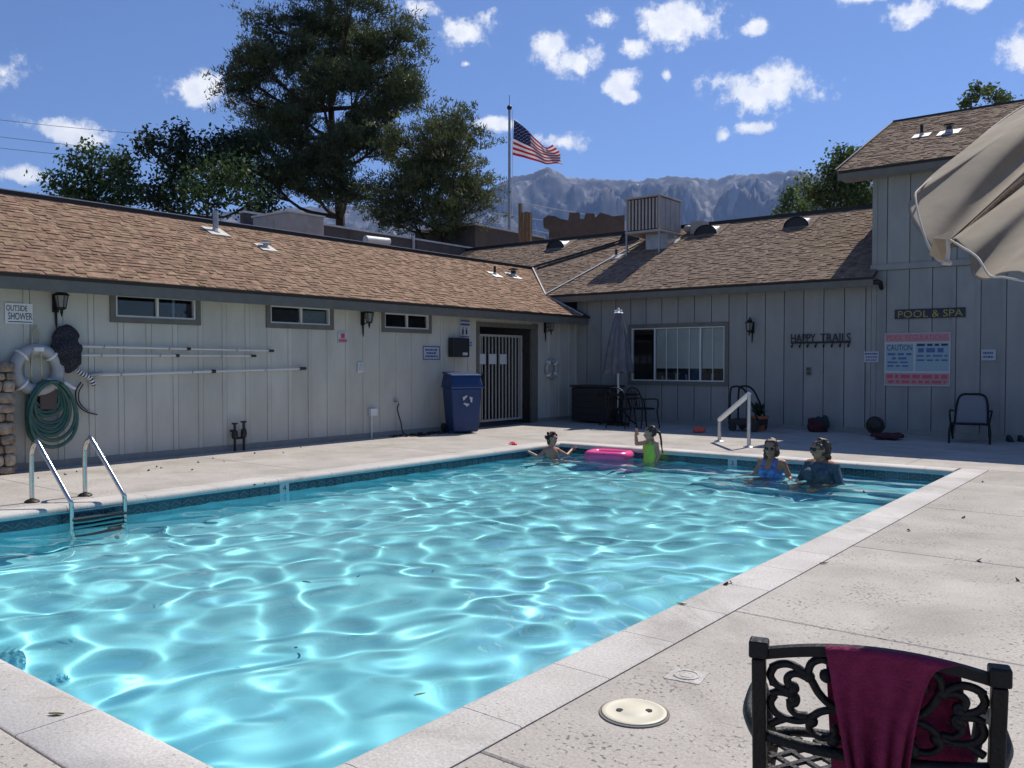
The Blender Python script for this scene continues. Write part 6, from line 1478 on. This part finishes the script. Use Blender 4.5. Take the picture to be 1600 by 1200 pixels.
p = at(1073, 1056, Z=0); sv = thing('valve_cover', 'small pale round valve cover in a square patch of the deck beyond the skimmer lid', 'lid', p, radians(10))
mb = MB(); mb.box((-.085, -.085, .0005), (.085, .085, .003)); mb.build('patch', M['coping'], sv, world=False)
mb = MB(); mb.lathe((0, 0, 0), [(.062, .003), (.062, .007), (.052, .008), (.050, .0045), (.036, .0045), (.034, .007), (.002, .007)], 28); mb.build('cover', M['coping'], sv, world=False)

# fallen leaves
def leaf(p, sz, rz, label, m='leafdead', z=.004, tilt=.3, group=None, curl=.25):
    o = MB(); n = 6; pts = []
    for i in range(n + 1):
        t = i / n; w = .42 * sin(pi * min(1, t * 1.05)) ** .8 * sz; x = (t - .5) * sz * 1.3
        pts.append(((x, -w * .5, z + curl * sz * ((t - .5) ** 2) * 2 + .25 * w), (x, 0, z + curl * sz * ((t - .5) ** 2)), (x, w * .5, z + curl * sz * ((t - .5) ** 2) * 2 + .25 * w)))
    vs = [q for r_ in pts for q in r_]; fs = []
    for i in range(n):
        for j in range(2): fs.append((i * 3 + j, (i + 1) * 3 + j, (i + 1) * 3 + j + 1, i * 3 + j + 1))
    o.add(vs, fs); ob = o.build('fallen_leaf', M[m], None, world=False, fix=False); ob.location = p; ob.rotation_euler = (0, 0, rz); return tag(ob, label, 'leaf', group)
leaf(at(88, 1118, Z=0), .055, .6, 'yellow green curled leaf lying on the near left coping')
leaf(at(656, 1087, Z=ZW + .015), .05, 1.2, 'yellow brown leaf floating in the pool near the right edge')
leaf(at(479, 911, Z=ZW + .015), .06, .3, 'dark leaf floating in the middle of the pool, left of its neighbour', 'leafdark')
leaf(at(560, 902, Z=ZW + .015), .045, 2.0, 'smaller dark leaf floating in the middle of the pool, right of its neighbour', 'leafdark')
leaf(at(1065, 945, Z=0), .05, .2, 'dark crumpled leaf on the right coping close to the water', 'leafdark')
leaf(at(1287, 881, Z=0), .055, .9, 'dark crumpled leaf at the joint between right coping and deck', 'leafdark')
lm = MB(); rr = random.Random(19)
for (x, y) in ((398, 759), (414, 757), (102, 742), (120, 738), (245, 730), (252, 732), (278, 717), (310, 723), (333, 717), (398, 709), (443, 708), (518, 690), (232, 736), (300, 735), (1535, 754), (1505, 810), (1530, 877), (1590, 908), (1134, 914), (1142, 912), (60, 748), (470, 700), (350, 722), (1350, 770), (1420, 830)):
    q = at(x, y, Z=0); t = rr.uniform(0, 6); s = rr.uniform(.012, .032); u = Vector((cos(t), sin(t), .1)) * s; v = Vector((-sin(t), cos(t), .25)) * s * .7; b = q + Vector((0, 0, .006))
    lm.add([b - u, b - v, b + u, b + v + Vector((0, 0, .018)), b + Vector((0, 0, .012))], [(0, 1, 4), (1, 2, 4), (2, 3, 4), (3, 0, 4)])
tag(lm.build('leaf_litter', M['leafdark'], None, fix=False), 'tiny dark scraps of leaf litter scattered on the pale deck', None, None, 'stuff')
lm = MB(); rr = random.Random(9)
for i in range(160):
    q = at(rr.uniform(640, 712), 673, X=WX + .4); b = Vector((WX + rr.uniform(.05, .55), q.y + rr.uniform(-.5, .5), .004)); t = rr.uniform(0, 6); s = rr.uniform(.02, .05); u = Vector((cos(t), sin(t), .1)) * s; v = Vector((-sin(t), cos(t), .2)) * s * .6
    lm.add([b - u, b - v, b + u, b + v + Vector((0, 0, .02))], [(0, 1, 2, 3)])
tag(lm.build('leaf_litter', M['leafdark'], None, fix=False), 'drift of dry leaf litter along the wall by the blue bin', None, None, 'stuff')
# ------------------------------------------------------------------ cast metal chair with towel, close to the camera
ZB = .86
cl_ = at(1186, 1012, Z=ZB); cr_ = at(1562, 1056, Z=ZB); mid = (cl_ + cr_) / 2; ux = (cr_ - cl_); HW = ux.length / 2
ch = thing('cast_metal_chair', 'black cast metal armchair with scrolled back in the near right corner, seen from behind', 'chair', (mid.x, mid.y, 0), atan2(ux.y, ux.x))
BK = M['blackmetal']
def lean(z): return .055 * (ZB - z) / .4        # the back leans towards the camera at the top
zb0 = .655                                       # lower rail of the back
for s in (-1, 1):
    mb = MB(); mb.bar((s * HW, lean(.40) + .02, .02), (s * HW, lean(.42), .42), .032, .032); mb.bar((s * HW, lean(.42), .42), (s * HW, 0, ZB - .02), .034, .030); mb.build('back_post', BK, ch, world=False, bevel=.004)
    mb = MB(); mb.obox((s * HW, 0, ZB), (.021, 0, 0), (0, .02, 0), (0, 0, .020)); mb.build('post_cap', BK, ch, world=False, bevel=.005)
def crest(x): return ZB - .012 + .030 * (1 - (x / HW) ** 2)
xs = [-HW + 2 * HW * i / 16 for i in range(17)]
mb = MB()
for a, b in zip(xs, xs[1:]): mb.add([(a, -.011, crest(a) - .013), (b, -.011, crest(b) - .013), (b, .011, crest(b) - .013), (a, .011, crest(a) - .013), (a, -.011, crest(a) + .010), (b, -.011, crest(b) + .010), (b, .011, crest(b) + .010), (a, .011, crest(a) + .010)], [(3, 2, 1, 0), (4, 5, 6, 7), (0, 1, 5, 4), (2, 3, 7, 6)])
mb.build('top_rail', BK, ch, world=False)
mb = MB(); mb.tube([(x, lean(zb0), zb0 - .022 * (1 - (x / HW) ** 2) ) for x in xs], .014, 8, flat=1.0); mb.build('lower_rail', BK, ch, world=False, smooth='all')
# scrolls: traced in a 1 m grid over the left half of the back, then mirrored
gx0, gx1, gyt, gyb = 285.0, 845.0, 195.0, 640.0
def sc(x, y):
    X = -HW + .02 + (x - gx0) / (gx1 - gx0) * (HW - .02); t = (y - gyt) / (gyb - gyt); Z = crest(X) - .012 + (zb0 - .01 - crest(X) + .012) * t; return (X, lean(Z), Z)
SCR = [[(300, 255), (350, 238), (410, 242), (470, 275), (520, 320), (560, 380), (620, 430), (700, 455), (790, 455), (845, 440)],
       [(318, 246), (296, 290), (318, 335), (360, 362), (405, 378), (432, 368), (425, 345), (405, 350)],
       [(400, 352), (388, 315), (410, 292), (450, 290), (500, 310)],
       [(500, 290), (520, 235), (575, 215), (625, 235), (638, 285), (612, 312), (585, 300), (590, 275)],
       [(300, 395), (345, 382), (405, 392)], [(318, 400), (296, 440), (318, 490), (380, 520), (460, 525), (520, 500), (570, 470), (640, 455), (720, 458)],
       [(405, 392), (435, 405), (435, 435), (410, 440), (402, 420)], [(402, 430), (408, 470), (445, 495), (500, 495)],
       [(505, 510), (510, 560), (560, 592), (620, 590), (650, 560), (640, 530)], [(700, 455), (730, 420), (720, 380), (690, 360)], [(640, 300), (700, 300), (770, 330), (845, 350)], [(640, 590), (720, 600), (780, 560), (845, 545)],
       [(290, 330), (300, 330), (318, 335)], [(290, 560), (330, 540), (380, 520)]]
for c in SCR:
    for s in (1, -1):
        pts = [Vector(sc(x, y)) for x, y in c]; pts = [Vector((q.x * s, q.y, q.z)) for q in pts]; mb = MB(); mb.tube(catmull(pts, 5), .0075, 7, flat=1.25); mb.build('scroll', BK, ch, world=False, smooth='all')
for (x, y, r) in ((420, 365, .012), (420, 410, .012), (505, 300, .014), (600, 292, .015), (700, 455, .017), (520, 520, .015), (640, 595, .017)):
    for s in (1, -1): q = Vector(sc(x, y)); mb = MB(); mb.ball((q.x * s, q.y, q.z), (r, .011, r), 10, 7); mb.build('boss', BK, ch, world=False, smooth='all')
# seat of crossing bars, rim, arms, front legs
SZ = .42; SD = .50; y0s = lean(.42) + .02
mb = MB(); mb.tube(catmull([(-HW + .01, y0s, SZ), (-HW - .02, y0s + .25, SZ + .005), (-HW - .01, y0s + SD, SZ + .01), (0, y0s + SD + .035, SZ + .012), (HW + .01, y0s + SD, SZ + .01), (HW + .02, y0s + .25, SZ + .005), (HW - .01, y0s, SZ)], 6, closed=True), .014, 8, closed=True); mb.build('seat_rim', BK, ch, world=False, smooth='all')
st = .062; W_ = HW + .01
def clip_line(c, sgn):
    pts = []
    a0, a1 = -W_, W_
    # y = sgn*x*1.05 + c within the seat
    out = []
    for i in range(41):
        x = a0 + (a1 - a0) * i / 40; y = sgn * x * 1.05 + c
        if 0 <= y <= SD + .02: out.append((x, y0s + y, SZ))
    return (out[0], out[-1]) if len(out) > 2 else None
for sgn in (1, -1):
    c = -1.0
    while c < 1.4:
        l = clip_line(c, sgn)
        if l: mb = MB(); mb.bar(l[0], l[1], .015, .009 if sgn > 0 else .0085); mb.build('seat_bar', BK, ch, world=False)
        c += st * 1.3
for s in (-1, 1):
    mb = MB(); mb.tube(catmull([(s * HW, lean(.62), .645), (s * (HW + .035), .14, .655), (s * (HW + .04), .34, .64), (s * (HW + .03), .46, .60), (s * (HW + .02), .48, .52), (s * (HW + .01), y0s + SD - .02, .42)], 5), .015, 8, flat=1.3); mb.build('arm', BK, ch, world=False, smooth='all')
    mb = MB(); mb.tube(catmull([(s * (HW + .01), y0s + SD - .01, .42), (s * (HW + .03), y0s + SD + .03, .25), (s * (HW + .01), y0s + SD + .02, .12), (s * (HW + .04), y0s + SD + .05, .0)], 5), [.018] * 6 + [.016] * 5 + [.014] * 5, 8); mb.build('front_leg', BK, ch, world=False, smooth='all')
# the towel: one sheet folded over the top rail, near side gathered, far side wide
def make_towel():
    nu, nv = 46, 44; V = []
    def W2(x, y): return sc(x, y)
    hwT = HW
    def X(c): return -HW + (c - 200) / (1490 - 200) * 2 * HW      # crop column to local x
    for j in range(nv + 1):
        v = j / nv                      # 0 = lower end of the near side, .5 = on the rail, 1 = lower end of the far side
        for i in range(nu + 1):
            u = i / nu
            if v <= .5:
                a = 1 - v / .5          # 1 at the hem, 0 on the rail
                xl = X(575 + 260 * a ** .9 - 30 * sin(a * 3)); xr = X(1285 - 330 * a ** .35 + 30 * a)
                x = xl + (xr - xl) * u; z = crest(x) + .016 - a * .42 - .018 * abs(u - .5) * a
                y = -.022 - .016 * a - .026 * a * (1 + sin(u * 24 + a * 3 + 1.3 * sin(u * 7))) * (.5 + a) - .012 * sin(u * 9 + 1)* a + .06 * a * a * 0
                y += lean(z) * .8
            else:
                a = (v - .5) / .5
                xl = X(575 + 40 * a); xr = X(1290 + 150 * a)
                x = xl + (xr - xl) * u; z = crest(x) + .016 - a * (.33 + .03 * sin(u * 5)); y = .022 + .03 * a + .010 * (1 + sin(u * 17 + a)) * a + lean(z)
            V.append((x, y, z))
        if abs(v - .5) < .5 / nv:
            pass
    F = [(j * (nu + 1) + i, j * (nu + 1) + i + 1, (j + 1) * (nu + 1) + i + 1, (j + 1) * (nu + 1) + i) for j in range(nv) for i in range(nu)]
    Mx = Matrix.Translation(ch.location) @ Matrix.Rotation(ch.rotation_euler.z, 4, 'Z')
    mb = MB(); mb.add([Mx @ Vector(q) for q in V], F); o = mb.build('towel', M['towel'], None, fix=False, smooth='all')
    sd = o.modifiers.new('th', 'SOLIDIFY'); sd.thickness = .006; sd.offset = 0
    ss = o.modifiers.new('sub', 'SUBSURF'); ss.levels = 1; ss.render_levels = 1
    return tag(o, 'burgundy towel draped in folds over the back of the near black chair', 'towel')
make_towel()

# ------------------------------------------------------------------ weathered umbrella, near the camera at the right
def make_umbrella():
    Hb = at(1775, 150, D=2.60)                                  # hub, outside the frame
    T = at(1483, 374, D=2.05)                                   # tip of the rib that comes towards the left
    foot = Vector((Hb.x, Hb.y, 0))
    um = thing('market_umbrella', 'weathered off-white canvas umbrella with a baggy drooping corner, at the upper right', 'parasol', foot)
    mb = MB(); mb.tube([foot, Hb + Vector((0, 0, .06))], .022, 10); mb.build('pole', M['wood'], um, smooth=True)
    mb = MB(); mb.lathe(foot, [(.28, 0), (.28, .06), (.06, .10), (.04, .3)], 20); mb.build('base', M['darkmetal'], um)
    # hems as the cloth hangs: from the tip round the far, baggy panel and round the near panel
    hemA = catmull([T, at(1470, 408, D=2.06), at(1447, 375, D=2.10), at(1431, 312, D=2.20), at(1441, 291, D=2.28), at(1498, 246, D=2.50), at(1542, 206, D=2.72), at(1600, 165, D=3.0), at(1690, 118, D=3.3)], 5)
    hemB = catmull([T, at(1500, 384, D=2.0), at(1527, 402, D=1.92), at(1546, 430, D=1.86), at(1568, 433, D=1.80), at(1600, 439, D=1.72), at(1680, 452, D=1.6), at(1790, 455, D=1.5)], 5)
    def panel(hem, belly, pull, name):
        n = 16; V = []; k = len(hem) - 1
        for i in range(n + 1):
            s = i / n
            for j, e in enumerate(hem):
                t = j / k; rib_e = hem[0].lerp(hem[-1], t)
                q = Hb.lerp(rib_e, s).lerp(Hb.lerp(e, s), s ** pull)
                q = q + Vector((0, 0, belly * sin(pi * s) * (.35 + .65 * sin(pi * t)))) + Vector((0, 0, .010 * sin(13 * t + 6 * s) * s)) + FWD * ((.030 * sin(8 * t - 7 * s) + .028 * abs(sin(5 * t + 2.2 * s)) + .012 * sin(31 * t + 3 * s)) * s * sin(pi * t))
                V.append(q)
        m_ = k + 1
        F = [(i * m_ + j, (i + 1) * m_ + j, (i + 1) * m_ + j + 1, i * m_ + j + 1) for i in range(n) for j in range(k)]
        mb = MB(); mb.add(V, F); o = mb.build(name, M['canvas'], um, fix=False, smooth='all'); o.modifiers.new('th', 'SOLIDIFY').thickness = .003
        sb = o.modifiers.new('sub', 'SUBSURF'); sb.levels = 1; sb.render_levels = 1
        return V, m_
    panel(hemA, .09, 1.6, 'canopy_panel'); panel(hemB, .02, 1.3, 'canopy_panel')
    # stitched hem tapes and the seam over the rib
    mb = MB(); mb.tube(hemA, .0026, 6); mb.build('hem_tape', M['hemtape'], um, smooth='all')
    mb = MB(); mb.tube(hemB, .0026, 6); mb.build('hem_tape', M['hemtape'], um, smooth='all')
    rib = [T.lerp(Hb, i / 8) + Vector((0, 0, .02 * 0 + .09 * .35 * sin(pi * i / 8) - .016)) for i in range(9)]
    mb = MB(); mb.tube(rib, .0065, 6); mb.build('rib', M['wood'], um)
    # the loose pocket at the rib's tip with its white tie
    a = at(1494, 356, D=2.03); b = at(1452, 398, D=2.06); c = at(1474, 411, D=2.03); d = at(1484, 375, D=2.0); e = at(1460, 372, D=2.0)
    mb = MB(); mb.add([a, e, b, c, d], [(0, 1, 4), (1, 2, 3), (1, 3, 4)]); o = mb.build('tip_pocket', M['canvas'], um, fix=False); o.modifiers.new('th', 'SOLIDIFY').thickness = .006
    mb = MB(); mb.tube([at(1481, 374, D=1.99), at(1482, 392, D=1.99), at(1480, 408, D=1.99)], .0045, 6); mb.tube([at(1473, 410, D=1.985), at(1486, 411, D=1.985)], .006, 6); mb.build('tie', M['hemtape'], um)
    # remaining panels, beyond the frame
    tips = [hemA[-1], Hb * 2 - hemB[-1] + Vector((0, 0, 2 * (hemB[-1].z - Hb.z))), Hb * 2 - T + Vector((0, 0, 2 * (T.z - Hb.z))), Hb * 2 - hemA[-1] + Vector((0, 0, 2 * (hemA[-1].z - Hb.z))), hemB[-1]]
    for p, q in zip(tips, tips[1:]):
        hem = [p.lerp(q, i / 8) + (Hb - (p + q) / 2) * (.10 * sin(pi * i / 8)) for i in range(9)]
        panel(hem, .06, 1.0, 'canopy_panel')
make_umbrella()
